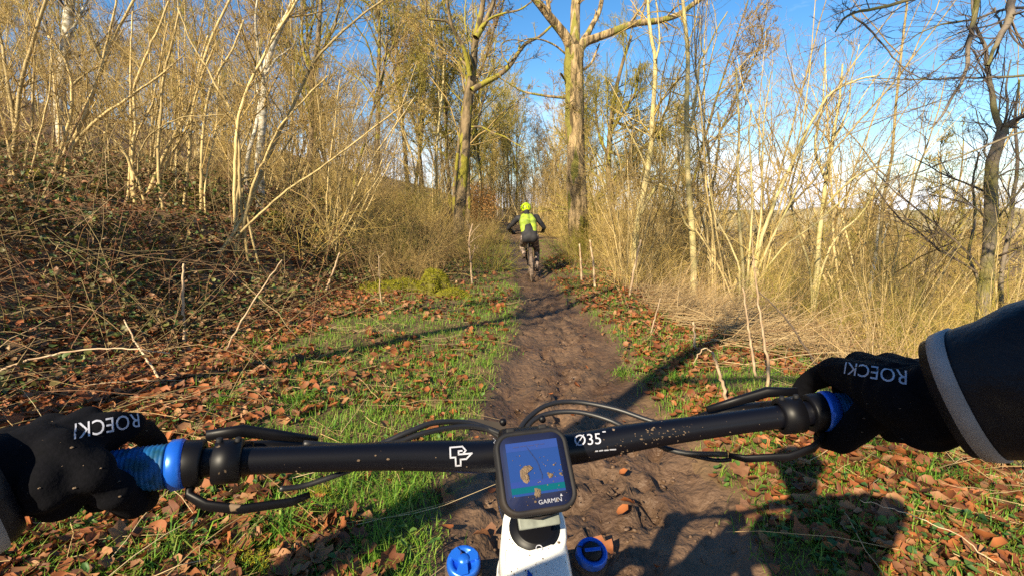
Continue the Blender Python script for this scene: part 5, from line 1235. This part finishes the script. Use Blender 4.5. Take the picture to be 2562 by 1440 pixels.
# left: brake clamp, shifter body and lever
def lever_blade(pts, w, t, name, par):
    pts = np.array(pts); mb = MB(); rings = []
    for i, p in enumerate(pts):
        tn = norm(pts[min(i + 1, len(pts) - 1)] - pts[max(i - 1, 0)]); side_ = norm(np.cross(tn, [0, 0, 1.0])); upq = np.cross(side_, tn)
        rings.append(ring(p, w[i], t[i], upq, side_, 12, 2.6))
    loft(mb, rings); return bb(mb, name, 'black_metal', par)
for side in (-1, 1):
    c1 = gp(side, .238); ax1 = norm(gp(side, .26) - gp(side, .23)); Q = np.stack([ax1, norm(np.cross([0, 0, 1.0], ax1)), [0, 0, 1.0]], 1)
    Q = np.stack([ax1, norm(np.cross(ez, ax1)), np.cross(ax1, norm(np.cross(ez, ax1)))], 1)
    Lz = np.stack([Q[:, 1], Q[:, 2], Q[:, 0]], 1)
    bl = MB().lathe([(.012, -.010), (.0165, -.009), (.0165, .009), (.012, .010)], Lz, c1, 22); bl.box(c1 + ey * .018 - ez * .006, (.022, .024, .018), Q, .004)
    bl.tube(np.array([gp(side, .25, .03, -.008), gp(side, .21, .045, -.014), gp(side, .175, .05, -.022)]), [.009, .0095, .007], 14)
    brake = bb(bl, 'brake_clamp', 'black_metal')
    lever_blade([gp(side, .215, .055, -.02), gp(side, .25, .075, -.032), gp(side, .29, .078, -.045), gp(side, .325, .072, -.05), gp(side, .345, .076, -.05)], [.012, .013, .012, .012, .008], [.007, .006, .005, .005, .005], 'brake_lever', brake)
    c2 = gp(side, .262); sh = MB().lathe([(.012, -.0075), (.0165, -.0075), (.0172, -.006), (.0172, .006), (.0165, .0075), (.012, .0075)], Lz, c2, 22)
    clamp2 = bb(sh, 'shifter_clamp', 'black_metal')
    lever_blade([gp(side, .262, .0, -.011), gp(side, .262, -.010, -.020), gp(side, .255, -.016, -.026), gp(side, .235, -.018, -.030), gp(side, .20, -.012, -.030), gp(side, .185, -.006, -.028)], [.010, .009, .008, .0075, .007, .005], [.008, .006, .005, .0045, .004, .003], 'thumb_lever', clamp2)
    for dx_ in (-.004, .004): bb(MB().lathe([(.0024, 0), (.0024, .003), (.0018, .0034), (.0001, .0034)], Q, c1 + ax1 * dx_ * 1.6 + np.cross(ax1, Q[:, 1]) * .0158, 10), 'bolt', 'rubber', brake)
    lever_blade([gp(side, .268, .026, .010), gp(side, .245, .033, .010), gp(side, .215, .035, .005), gp(side, .190, .034, .0)], [.008, .0105, .0095, .006], [.007, .008, .007, .005], 'lever_body', brake)
# cables
def cable(px, r=.0027):
    p = resample(np.array([cpt(*q) for q in px]), 34); return bb(MB().tube(p, r, 9), 'cable', 'cable')
cable([(1290, 1092, .50), (1318, 1048, .52), (1370, 1012, .54), (1440, 1004, .55), (1540, 1022, .54), (1640, 1055, .52), (1760, 1078, .50), (1860, 1050, .485)])
cable([(1300, 1100, .50), (1332, 1052, .52), (1380, 1032, .53), (1450, 1030, .53), (1530, 1052, .52), (1600, 1090, .50), (1700, 1130, .485), (1820, 1135, .475)])
cable([(1262, 1100, .50), (1215, 1072, .50), (1150, 1066, .49), (1060, 1082, .47), (980, 1108, .455), (860, 1115, .43), (760, 1108, .41)])
cable([(1258, 1086, .50), (1180, 1058, .50), (1090, 1056, .48), (1020, 1080, .465), (920, 1120, .45), (800, 1125, .43)])
cable([(700, 1222, .40), (760, 1214, .41), (840, 1188, .42), (900, 1166, .435), (980, 1140, .45), (1120, 1110, .48)], .0023)
cable([(1660, 1122, .50), (1720, 1136, .49), (1790, 1150, .48), (1830, 1148, .475)], .0020)
cable([(1252, 1110, .49), (1246, 1180, .49), (1252, 1260, .50), (1270, 1330, .52), (1262, 1420, .55)], .003)
# folded cable guide flap behind the bar
fl = MB().prism([(-.024, .0), (-.016, .010), (.022, .002), (.022, -.010)], -.0015, .0015, np.stack([norm(ray(1400, 1060) * 0 + ex), norm(np.cross(ray(1210, 1065), ex)) * -1, norm(ray(1210, 1065))], 1), cpt(1212, 1066, .515)); bb(fl, 'cable_guide', 'rubber', None, False)

# ------------------------------------------------------------------ the cycling computer on the stem
gt, gb2 = cpt(1322, 1073, .410), cpt(1357, 1286, .3785)
gu = norm(gt - gb2); grt = norm(ex - gu * (ex @ gu)); gn = np.cross(grt, gu); gc = (gt + gb2) / 2; GL = np.linalg.norm(gt - gb2)
GM = np.stack([grt, gu, gn], 1)
def G(a, b, c): return gc + grt * a + gu * b + gn * c
dev = empty('bike_computer', gc - gn * .02, 0, 'rounded black bike computer with blue map screen, splashed with mud, on the stem', 'bike computer')
dinv = Matrix.Translation(-Vector(dev.location))
def gb(mb, name, mt, par=None, smooth=True): return mb.build(name, mt if not isinstance(mt, str) else M[mt], par or dev, smooth, dinv)
def rrect(w, h, r, n=7):
    o = []
    for cx_, cy_, a0_ in ((w / 2 - r, h / 2 - r, 0), (-w / 2 + r, h / 2 - r, 90), (-w / 2 + r, -h / 2 + r, 180), (w / 2 - r, -h / 2 + r, 270)):
        for k in range(n): a = R(a0_ + 90 * k / (n - 1)); o.append((cx_ + r * math.cos(a), cy_ + r * math.sin(a)))
    return np.array(o)
W_, H_ = .0615, GL
def slab(levels):
    mb = MB(); rings = []
    for (w, h, r, z) in levels: q = rrect(w, h, r); rings.append(np.array([G(a, b, z) for a, b in q]))
    loft(mb, rings); return mb
case = gb(slab([(W_ - .006, H_ - .006, .010, -.014), (W_ - .001, H_ - .001, .013, -.010), (W_, H_, .014, -.004), (W_ - .001, H_ - .001, .014, .001), (W_ - .004, H_ - .004, .012, .0030), (W_ - .008, H_ - .008, .010, .0030), (W_ - .009, H_ - .009, .0095, .0012)]), 'case', 'rubber')
gb(slab([(W_ - .0085, H_ - .0085, .0095, .0), (W_ - .009, H_ - .009, .0095, .0018)]), 'bezel', 'screen_glass')
# screen: a lit map page with a header, dark track and a green bar
sw, sh2 = .0425, GL * .62; s0 = GL * .035; k_ = GL / .072
scr = gb(MB().box(G(0, s0, .0019), (sw, sh2, .0004), GM), 'screen', emis('map_blue', (.012, .036, .15), .04), None, False)
gb(MB().box(G(0, s0 + sh2 / 2 - .0034, .00225), (sw, .0068, .0002), GM), 'header', emis('header_violet', (.018, .04, .17), .05), scr, False)
gb(MB().box(G(0, s0 - sh2 / 2 + .0040, .00225), (sw, .0044, .0002), GM), 'green_bar', emis('bar_green', (.002, .065, .085), .05), scr, False)
gb(MB().box(G(0, s0 - sh2 / 2 + .0085, .00225), (sw, .0042, .0002), GM), 'violet_bar', emis('bar_violet', (.016, .034, .16), .05), scr, False)
tr = np.array([(-.004, .016), (-.002, .012), (-.0005, .009), (.002, .004), (.0032, 0), (.0036, -.004), (.0046, -.008), (.004, -.012)])
P2, F2 = strokes(list(zip(tr[:-1], tr[1:])), .0007); gb(MB().add(np.array([G(a, b * k_ + s0 + .001, .00245) for a, b, _ in P2]), F2), 'track_line', mat('track_ink', (.01, .02, .08), .5), scr, False)
P2, F2 = strokes([((-.013, 0), (-.009, 0)), ((-.007, .0002), (-.0025, .0002)), ((-.0005, 0), (.003, 0)), ((.005, .0003), (.0075, .0003)), ((.0095, 0), (.012, 0))], .0009); gb(MB().add(np.array([G(a - .002, b * .8 + s0 + sh2 / 2 - .0034, .00265) for a, b, _ in P2]), F2), 'header_text', mat('header_ink', (.02, .03, .12), .5), scr, False)
P2, F2 = text_mesh('GARMIN', .0052, sub=.01); gb(MB().add(np.array([G(a * .95 + .0075, b * .85 - H_ / 2 + .0085, .0021) for a, b, _ in P2]), F2), 'maker_name', 'logo_dim', None, False)
P2, F2 = poly_fill([(-.0011, 0), (.0011, 0), (0, .002)]); gb(MB().add(np.array([G(a + .0168, b - H_ / 2 + .0108, .0021) for a, b, _ in P2]), F2), 'maker_mark', 'logo_dim', None, False)
# mud splashes: raised irregular pats
def pat(o2, mb, rg, h=.0008):
    o2 = np.asarray(o2, float); n = len(o2); c = o2.mean(0); o2 = o2 * [1, k_]; c = c * [1, k_]; V = [G(a, b, .0024) for a, b in o2] + [G(*(c + (q - c) * .75), .0024 + h * rg.uniform(.6, 1.3)) for q in o2] + [G(*c, .0024 + h * 1.1)]
    k = np.arange(n); k2 = (k + 1) % n; b = mb.n; mb.V.append(np.array(V)); mb.F.setdefault(4, []).append(np.stack([k, k2, n + k2, n + k], 1) + b); mb.F.setdefault(3, []).append(np.stack([n + k, n + k2, np.full(n, 2 * n)], 1) + b); mb.n += 2 * n + 1
def blobby(cx_, cy_, r, rg, n=11, el=1.0): 
    a = np.arange(n) * 2 * math.pi / n; rr = r * rg.uniform(.7, 1.2, n); return np.stack([cx_ + rr * np.cos(a), cy_ + rr * np.sin(a) * el], 1)
for poly in ([[(-.0125, .001), (-.0085, .0045), (-.0040, .0045), (-.0015, .0020), (-.0035, .0002), (-.0065, .0012), (-.0075, -.0015), (-.0058, -.0045), (-.0062, -.0085), (-.0085, -.0105), (-.0110, -.0085), (-.0128, -.004)]],
             [blobby(.0112, -.0065, .0024, rb), blobby(.0095, -.0042, .0009, rb)], [blobby(-.0012, -.0185, .0028, rb, el=1.5)], [blobby(.0195, -.006, .0015, rb)], [blobby(.0152, .0022, .0009, rb)],
             [blobby(-.0042, -.0255, .0011, rb), blobby(-.003, -.0225, .0006, rb)], [blobby(.0135, -.0265, .001, rb)]):
    mb = MB()
    for q in poly: pat(q, mb, rb)
    gb(mb, 'mud_splash', 'mud_splash')
mb = MB()
for k in range(40): pat(blobby(rb.uniform(-.022, .023), rb.uniform(-.035, .02), rb.uniform(.0002, .0006), rb, 6), mb, rb, .0004)
gb(mb, 'mud_specks', 'mud_splash')['kind'] = 'stuff'
for a_ in (-.015, .012): gb(MB().box(G(a_, H_ / 2 + .0008, -.002), (.007, .004, .006), GM, .0014), 'button', 'rubber')
mnt = MB().box(G(0, -.004, -.019), (.030, .034, .010), GM, .004); mnt.box(G(0, -H_ / 2 + .006, -.018), (.036, .010, .007), GM, .003); gb(mnt, 'mount', 'black_metal')
gb(MB().box(G(.001, -H_ / 2 - .001, -.024), (.034, .012, .004), GM, .0015), 'mount_plate', mat('grey_plate', (.22, .24, .21), .5, (.10, .11, .10), 60, 3))
gb(MB().tube(np.array([G(-.018, -H_ / 2 + .003, -.014), G(0, -H_ / 2 - .001, -.016), G(.016, -H_ / 2 + .002, -.012), G(.022, -H_ / 2 + .006, -.010)]), .0012, 8), 'tether', 'rubber')
# ------------------------------------------------------------------ the rider behind the camera
me_ = empty('person', (0.0, -.3, zg), 0, 'riding person in black gloves and black jacket, both arms reaching to the handlebar', 'person')
pinv = Matrix.Translation(-Vector(me_.location))
WR = {-1: cpt(92, 1148, .332), 1: cpt(2318, 1002, .372)}
EL = {-1: np.array([-.52, -.02, 1.11]), 1: np.array([.53, .10, 1.39])}
ch = [[((0, -.50, 1.03), .15), ((0, -.42, 1.16), .145), ((0, -.34, 1.28), .14), ((0, -.24, 1.40), .135), ((0, -.20, 1.47), .11)]]
for s in (-1, 1):
    ch.append([((s * .06, -.50, 1.02), .135), ((s * .06, -.35, 1.26), .125), ((s * .09, -.23, 1.42), .115), ((s * .17, -.18, 1.48), .07)])
    sh_ = np.array([s * .20, -.22, 1.45]); ch.append([(sh_, .068), ((sh_ + EL[s]) / 2, .056), (EL[s], .048), ((EL[s] * .55 + WR[s] * .45), .047), (WR[s] * .88 + EL[s] * .12, .037)])
    hip = np.array([s * .10, -.50, 1.0]); kn = np.array([s * .2, -.06 + .06 * s, .70 + zg]); ft = BBk + [s * .14, .17 * s - .03, .06]
    ch.append([(hip, .105), ((hip + kn) / 2, .085), (kn, .062), ((kn * .6 + ft * .4), .058), (ft, .04), (ft + [0, .13, -.02], .038)])
ch.append([((0, -.19, 1.50), .075), ((0, -.13, 1.60), .058), ((0, -.08, 1.68), .085), ((0, -.06, 1.76), .098), ((0, .005, 1.70), .05)])
body = blob('body', ch, .014, 8, M['jacket'], me_, pinv)
body.data.materials.append(M['skin'])
for p in body.data.polygons:
    c = p.center
    if c.z + zg > 1.63: p.material_index = 1
hl = MB(); prof = [(.118 * math.cos(a), .10 * math.sin(a)) for a in np.linspace(-.15, math.pi / 2, 9)]; hl.lathe(prof, None, (0, -.06, 1.77), 26); hl.build('helmet', M['jacket'], me_, True, pinv)
# gloved hands
for s in (-1, 1):
    gc_ = gp(s, .338 if s < 0 else .322); a_in = norm(gp(s, .30) - gp(s, .37)); f_ = norm(ey - a_in * (ey @ a_in)); n_ = np.cross(a_in, f_) if s == 1 else np.cross(f_, a_in)
    n_ = n_ if n_[2] > 0 else -n_
    hk = .90 if s < 0 else 1.0; rk = .84 if s < 0 else .95
    H = lambda a, f, n: gc_ + (a_in * a + f_ * f + n_ * n) * hk
    w = WR[s]; ch = []
    offs = [.040, .016, -.009, -.032]
    mcp = [H(.040, .021, .031), H(.016, .023, .035), H(-.009, .020, .034), H(-.032, .014, .030)]
    wl, wr_ = w + a_in * .016, w - a_in * .016
    for i, m_ in enumerate(mcp):
        t = i / 3; w0 = wl * (1 - t) + wr_ * t
        ch.append([(w0, .0175 if s < 0 else .023), (w0 * .5 + m_ * .5 + n_ * .003, .0165 if s < 0 else .018), (m_, .0142)])
    # fingers: each with its own bends and length
    ch.append([(mcp[0], .0135), (H(.044, .050, .012), .0112), (H(.050, .066, -.010), .0102), (H(.052, .064, -.032), .0094)])         # index on the lever
    ch.append([(mcp[1], .0135), (H(.018, .047, .014), .0105), (H(.018, .038, -.018), .0098), (H(.018, .014, -.030), .0095)])
    ch.append([(mcp[2], .0130), (H(-.009, .044, .013), .0102), (H(-.009, .036, -.018), .0096), (H(-.009, .012, -.029), .0094)])
    ch.append([(mcp[3], .0120), (H(-.033, .038, .011), .0100), (H(-.033, .032, -.016), .0092), (H(-.033, .010, -.027), .0085)])
    # thumb leaves the inner side of the palm and closes under the grip
    ch.append([(w * .55 + H(.03, -.03, .03) * .45, .023), (H(.032, -.032, .018), .0175), (H(.046, -.030, -.002), .0140), (H(.052, -.018, -.020), .0120), (H(.055, .004, -.029), .0105)])
    # heel of the hand behind the grip
    ch.append([(w - n_ * .012, .027), (H(-.022, -.040, .016), .022), (H(-.026, -.028, -.004), .018)]); ch.append([(w - n_ * .010, .026), (H(.010, -.038, .016), .021), (H(.012, -.028, .0), .018)])
    fo_ = norm(EL[s] - w); ch.append([(w, .028), (w + fo_ * .03, .031), (w + fo_ * .055, .033)])
    ch = [[(p_, r_ * rk) for p_, r_ in c_] for c_ in ch]
    glove = blob('glove', ch, .0028, 4, M['glove'], me_, pinv)
    # cloth creases: shallow folds across the knuckles and wrist
    vs_ = glove.data.vertices; co = np.zeros(len(vs_) * 3); vs_.foreach_get('co', co); co = co.reshape(-1, 3); no = np.zeros(len(vs_) * 3); vs_.foreach_get('normal', no); no = no.reshape(-1, 3)
    q_ = (co + np.array(me_.location) - w) @ norm(gc_ - w); l_ = (co + np.array(me_.location) - w) @ a_in
    fold = .0011 * (fbm(q_ * 95, l_ * 38, 3, 3) - .5) * 2 + .0012 * np.sin(q_ * 330 + 3 * vn(l_ * 40, q_ * 20, 5)) * np.exp(-((q_ - .005) / .022) ** 2) + sum(.0009 * np.exp(-((l_ - c_) / .0013) ** 2) for c_ in (.024, .002, -.02)) * (q_ > .01)
    vs_.foreach_set('co', (co + no * fold[:, None]).ravel()); glove.data.update()
    # sleeve with cuff and reflective band, laid round the forearm
    sl = MB(); q = [w + fo_ * d_ for d_ in (.030, .036, .060, .10, .17)]; side_ = norm(np.cross(fo_, [0, 0, 1.0])); upq = np.cross(side_, fo_)
    if s == 1: cuts = [(.014, .076, .084), (.024, .081, .089), (.05, .083, .095), (.10, .090, .106), (.18, .100, .118), (.30, .106, .124)]
    else: cuts = [(.020, .066, .072), (.026, .073, .080), (.05, .078, .086), (.10, .086, .098), (.18, .096, .110), (.28, .104, .118)]
    rings = []; ca_ = np.array(cuts)
    for k, d_ in enumerate(np.concatenate([ca_[:2, 0], np.linspace(ca_[1, 0] + .004, ca_[-1, 0], 30)])):
        wd_, hd_ = np.interp(d_, ca_[:, 0], ca_[:, 1]), np.interp(d_, ca_[:, 0], ca_[:, 2]); rg_ = ring(w + fo_ * d_, wd_, hd_, side_, upq, 56, 2.2); an = np.arange(56) * 2 * math.pi / 56
        am = sst(ca_[1, 0] + .012, ca_[1, 0] + .06, d_); fo2 = .013 * (fbm(np.cos(an) * 1.6 + 4 + d_ * 9, np.sin(an) * 1.6 + 4 + d_ * 34, 7, 3) - .5) + .0035 * np.sin(d_ * 120 + 2.4 * np.sin(an * 2) + 1.5 * np.cos(an * 3))
        rings.append(rg_ + (fo2 * am)[:, None] * norm(rg_ - (w + fo_ * d_)))
    loft(sl, rings); sleeve = sl.build('sleeve', M['jacket'], me_, True, pinv)
    bd = MB(); d0_, d1_ = (.020, .031) if s == 1 else (.030, .045)
    i0 = lambda d_, j: np.interp(d_, [c[0] for c in cuts], [c[j] for c in cuts])
    tilt = fo_ * 0
    loft(bd, [ring(w + fo_ * d_, i0(d_, 1) + .0035, i0(d_, 2) + .0035, side_, upq, 40, 2.2) for d_ in (d0_, (d0_ + d1_) / 2, d1_)])
    bd.build('reflective_band', M['reflective'], sleeve, True, pinv)
    # printed maker's word on the back of the hand
    gv = BVHTree.FromPolygons([v.co + Vector(me_.location) for v in glove.data.vertices], [list(p.vertices) for p in glove.data.polygons])
    if s == -1: pa, pb, dd_ = (352, 1046), (192, 1074), .36
    else: pa, pb, dd_ = (2262, 940), (2108, 916), .40
    c0 = cpt((pa[0] + pb[0]) / 2, (pa[1] + pb[1]) / 2, dd_); A = cpt(*pa, dd_); Bq = cpt(*pb, dd_); rt = norm(Bq - A); d = norm(c0 - camp); up_ = norm(np.cross(rt, d)) 
    P2, F2 = text_mesh('ROECKl', .0150, sub=.0035); P2[:, 0] *= np.linalg.norm(Bq - A) / np.ptp(P2[:, 0])
    Vt, Ft = project(P2, F2, c0, rt, up_, gv, d, .0009)
    MB().add(Vt, Ft).build('lettering', M['logo'], glove, False, pinv)
    mb = MB()
    for k in range(26):
        h, nn, _, _ = gv.ray_cast(Vector(camp), Vector(ray(*( (rb.uniform(30, 420), rb.uniform(1040, 1240)) if s == -1 else (rb.uniform(1900, 2300), rb.uniform(930, 1130))))))
        if h: drops(mb, [np.array(h)], [.0003 + .0011 * rb.uniform() ** 2.5], None, .3)
    mb.build('mud_drops', M['mud_splash'], glove, True, pinv)['kind'] = 'stuff'

# ------------------------------------------------------------------ the rider ahead
M['caked_tyre'] = mat('mud_caked_tyre', (0.10, 0.07, 0.05), 0.8, (0.27, 0.20, 0.15), 16, 4, bump=0.8)
M['hivis'] = mat('hivis_pack', (0.29, 0.40, 0.025), 0.65, (0.19, 0.25, 0.04), 14, 4, bump=0.3)
M['hivis_helmet'] = mat('hivis_helmet', (0.46, 0.62, 0.012), 0.4, spots=((0.05, 0.06, 0.02), 14, 0.62))
M['rider_black'] = mat('faded_black_jacket', (0.014, 0.014, 0.018), 0.7, (0.028, 0.026, 0.026), 9, 4)
M['muddy_trousers'] = mat('muddy_trousers', (0.06, 0.048, 0.042), 0.8, (0.30, 0.22, 0.17), 13, 5, ramp=(0.44, 0.60))
RY = 11.4; RX = float(at(1331, 600, RY)[0]); RZ = g1(RX, RY) + .0
rb2 = empty('mountain_bike', (RX, RY, RZ), 0.0, 'mud-caked mountain bike under the rider ahead', 'bicycle'); ri = Matrix.Identity(4)
def rbk(mb, n, mt, par=None): return mb.build(n, M[mt], par or rb2)
def rwheel(y, par):
    t = MB(); Mx = np.stack([[0, 1, 0], [0, 0, 1], [1, 0, 0]], 1).astype(float); c = np.array([0, y, .36])
    w_ = MB().lathe([(.018, -.05), (.018, .05)], Mx, c, 10).build('wheel', M['black_metal'], rb2)
    t.lathe([(.33 + .036 * math.cos(a), .034 * math.sin(a)) for a in np.linspace(0, 2 * math.pi, 13)], Mx, c, 48)
    for k in range(70):
        a = 2 * math.pi * k / 70; rd = np.array([0, math.cos(a), math.sin(a)])
        for o_ in (-.018, 0, .018): t.box(c + rd * .364 + [o_, 0, 0], (.011, .012, .012), np.stack([[1, 0, 0], np.cross(rd, [1.0, 0, 0]), rd], 1))
    t.build('tyre', M['caked_tyre'], w_); MB().lathe([(.30, -.014), (.315, -.016), (.315, .016), (.30, .014), (.30, -.014)], Mx, c, 36).build('rim', M['black_metal'], w_)
    s_ = MB()
    for k in range(24): a = 2 * math.pi * k / 24; s_.tube([c, c + np.array([0, math.cos(a), math.sin(a)]) * .3], .0012, 4, False)
    s_.build('spokes', M['black_metal'], w_)['kind'] = 'stuff'
rwheel(-.25, rb2); rwheel(.95, rb2)
bbp = np.array([0, .19, .33]); f2 = MB(); hd_t = np.array([0, .66, .92]); st_ = np.array([0, .02, .80])
f2.tube([bbp, hd_t - [0, -.04, .12]], [.028, .03], 12); f2.tube([st_, hd_t], [.02, .026], 12); f2.tube([bbp, st_], .018, 12)
for s in (-1, 1): f2.tube([bbp + [s * .03, 0, 0], [s * .065, -.25, .36]], .012, 8); f2.tube([[s * .065, -.25, .36], st_ + [s * .02, 0, -.05]], .010, 8)
rbk(f2, 'frame', 'rider_black')
fk = MB()
for s in (-1, 1): fk.tube([[s * .065, .73, .78], [s * .065, .95, .36]], [.018, .022], 10)
fk.tube([[-.08, .73, .78], [.08, .73, .78]], .02, 10); fk.tube([[0, .74, .76], [0, .64, .98]], .018, 10); rbk(fk, 'fork', 'black_metal')
rbk(MB().tube(resample(np.array([[-.39, .60, 1.04], [-.2, .64, 1.05], [0, .66, 1.02], [.2, .64, 1.05], [.39, .60, 1.04]]), 20), .014, 10), 'handlebar', 'black_metal')
sd = MB(); loft(sd, [ring(np.array([0, y_, z_]), w_, h_, np.array([1.0, 0, 0]), np.array([0, 0, 1.0]), 16, 2.4) for y_, z_, w_, h_ in [(.14, .90, .03, .02), (0, .90, .06, .03), (-.08, .905, .13, .03), (-.12, .91, .09, .01)]]); rbk(sd, 'saddle', 'rubber')
rbk(MB().tube([st_ - [0, 0, .05], [0, .0, .90]], .015, 10), 'seat_post', 'black_metal')
for s in (-1, 1): ck_ = rbk(MB().tube([bbp + [s * .07, 0, 0], bbp + [s * .08, .05 * s, -.165 * s]], .012, 8), 'crank', 'black_metal'); rbk(MB().box(bbp + [s * .14, .05 * s, -.165 * s], (.1, .1, .016), None, .004), 'pedal', 'black_metal', ck_)
# mudguard flap over the rear tyre
mg = MB(); loft(mg, [ring(np.array([0, y_, z_]), .075, .006, np.array([1.0, 0, 0]), norm(np.array([0, a, b])), 12, 4) for y_, z_, a, b in [(-.02, .74, 0, 1.0), (-.2, .76, 0, 1.0), (-.36, .74, -.3, 1.0), (-.5, .66, -.7, .8)]]); rbk(mg, 'mudguard', 'tyre')
rb2.rotation_euler = (0, R(-3.5), 0)
pr = empty('person', (RX, RY, RZ), 0.0, 'rider ahead in black with yellow-green helmet and backpack, seen from behind', 'person')
pr.rotation_euler = (0, R(-3.5), 0)
ft = {s: bbp + np.array([s * .14, .05 * s - .02, -.165 * s + .06]) for s in (-1, 1)}; kn = {s: np.array([s * .17, .36 - .06 * s, .70 - .06 * s]) for s in (-1, 1)}
lean = -.03
ch = [[((0, -.14, 1.0), .145), ((-.005, -.06, 1.13), .14), ((-.01, .06, 1.26), .14), ((-.02, .17, 1.38), .13), ((-.025, .23, 1.44), .10)]]
for s in (-1, 1):
    ch.append([((s * .075, -.16, .98), .125), ((s * .06, .0, 1.2), .11), ((s * .10 - .02, .17, 1.38), .10), ((s * .18 - .02, .22, 1.42), .065)])
    shd = np.array([s * .215 - .02, .22, 1.42]); elb = np.array([-.47, .34, 1.20]) if s < 0 else np.array([.36, .24, 1.17]); hnd = np.array([s * .355, .60, 1.06])
    ch.append([(shd, .072), ((shd + elb) / 2, .060), (elb, .050), ((elb + hnd) / 2, .046), (hnd, .036)])
    ch.append([(hnd, .036), (hnd + [-s * .02, .05, .0], .030)])
    ch.append([((-.025, .24, 1.48), .07), ((-.025, .30, 1.54), .058), ((-.025, .36, 1.60), .08)])
bodyo = blob('body', ch, .016, 6, M['rider_black'], pr)
ch = []
for s in (-1, 1):
    hip = np.array([s * .095, -.12, .97]); ch.append([(hip, .118), ((hip + kn[s]) / 2, .092), (kn[s], .07), (kn[s] * .55 + ft[s] * .45, .068), (ft[s] + [0, -.02, .06], .05)])
ch.append([((-.09, -.14, .98), .125), ((.09, -.14, .98), .125)])
blob('trousers', ch, .016, 6, M['muddy_trousers'], pr)
for s in (-1, 1): blob('shoe', [[(ft[s] + [0, -.05, 0], .045), (ft[s] + [0, .04, -.01], .045), (ft[s] + [0, .13, -.02], .036)]], .012, 4, M['tyre'], pr)
for s in (-1, 1):
    hnd = np.array([s * .355, .60, 1.06]); c2 = [[(hnd + [0, -.01, .01], .04), (hnd + [0, .03, .02], .04)]]
    for k in range(4): xo = s * (-.03 + .02 * k); c2.append([(hnd + [xo, .04, .025], .014), (hnd + [xo, .07, .0], .013), (hnd + [xo, .055, -.03], .012)])
    c2.append([(hnd + [-s * .035, .0, .0], .016), (hnd + [-s * .045, .03, -.025], .013)]); blob('glove', c2, .008, 3, M['rider_black'], pr)
pk = blob('backpack', [[((-.09, -.10, 1.10), .09), ((-.10, -.03, 1.19), .095), ((-.12, .05, 1.34), .09), ((-.10, .12, 1.45), .07)], [((.08, -.11, 1.09), .095), ((.08, -.04, 1.18), .10), ((.09, .04, 1.33), .095), ((.05, .12, 1.44), .07)], [((-.05, -.045, 1.17), .07), ((.02, -.05, 1.16), .07)], [((-.03, -.02, 1.30), .09), ((-.03, .08, 1.44), .07)]], .012, 6, M['hivis'], pr)
for s in (-1, 1): MB().tube(resample(np.array([[s * .09 - .02, .12, 1.48], [s * .12 - .02, .26, 1.50], [s * .13 - .02, .33, 1.40]]), 10), .016, 8).build('strap', M['rider_black'], pk)
hh = np.array([-.03, .40, 1.64]); hm = MB(); prof = [(.128 * math.cos(a) , .125 * math.sin(a)) for a in np.linspace(-.35, math.pi / 2, 11)]; Rm = np.array(Matrix.Rotation(R(12), 3, 'X')); hm.lathe(prof, Rm, hh, 24)
hel = hm.build('helmet', M['hivis_helmet'], pr)
for s in (-1, 0, 1): MB().box(hh + Rm @ np.array([s * .055, -.112 + .012 * abs(s), .045]), (.022, .012, .05), Rm @ np.array(Matrix.Rotation(R(-25), 3, 'X')), .004).build('vent', M['rider_black'], hel)
blob('head', [[(hh + [0, .01, -.02], .095), (hh + [0, .03, -.10], .07)], [(hh + [0, .10, -.06], .03)], [(hh + [-.09, .0, -.05], .02)], [(hh + [.09, .0, -.05], .02)]], .01, 4, M['skin'], pr)
MB().lathe([(.062, -.05), (.072, 0), (.066, .05)], None, hh + [0, .0, -.155], 16).build('collar', M['rider_black'], pr)

# ------------------------------------------------------------------ tell look-alikes of the crowd apart by their order
ordinal = ['leftmost', 'second from the left', 'third from the left', 'fourth from the left', 'fifth from the left', 'sixth from the left', 'seventh from the left', 'eighth from the left', 'ninth from the left', 'tenth from the left', 'eleventh from the left', 'twelfth from the left', 'thirteenth from the left', 'fourteenth from the left']
by = {}
for o in scene.objects:
    if o.parent is None and o.get('group') and o.get('label'): by.setdefault(o['label'], []).append(o)
for lab, os_ in by.items():
    if len(os_) > 1:
        os_.sort(key=lambda o: o.location.x / max(o.location.y, .5))
        for k, o in enumerate(os_): o['label'] = lab + ', ' + (ordinal[k] if k < len(os_) - 1 or k == 0 else 'rightmost') if k < 14 or k == len(os_) - 1 else lab + ', towards the right'
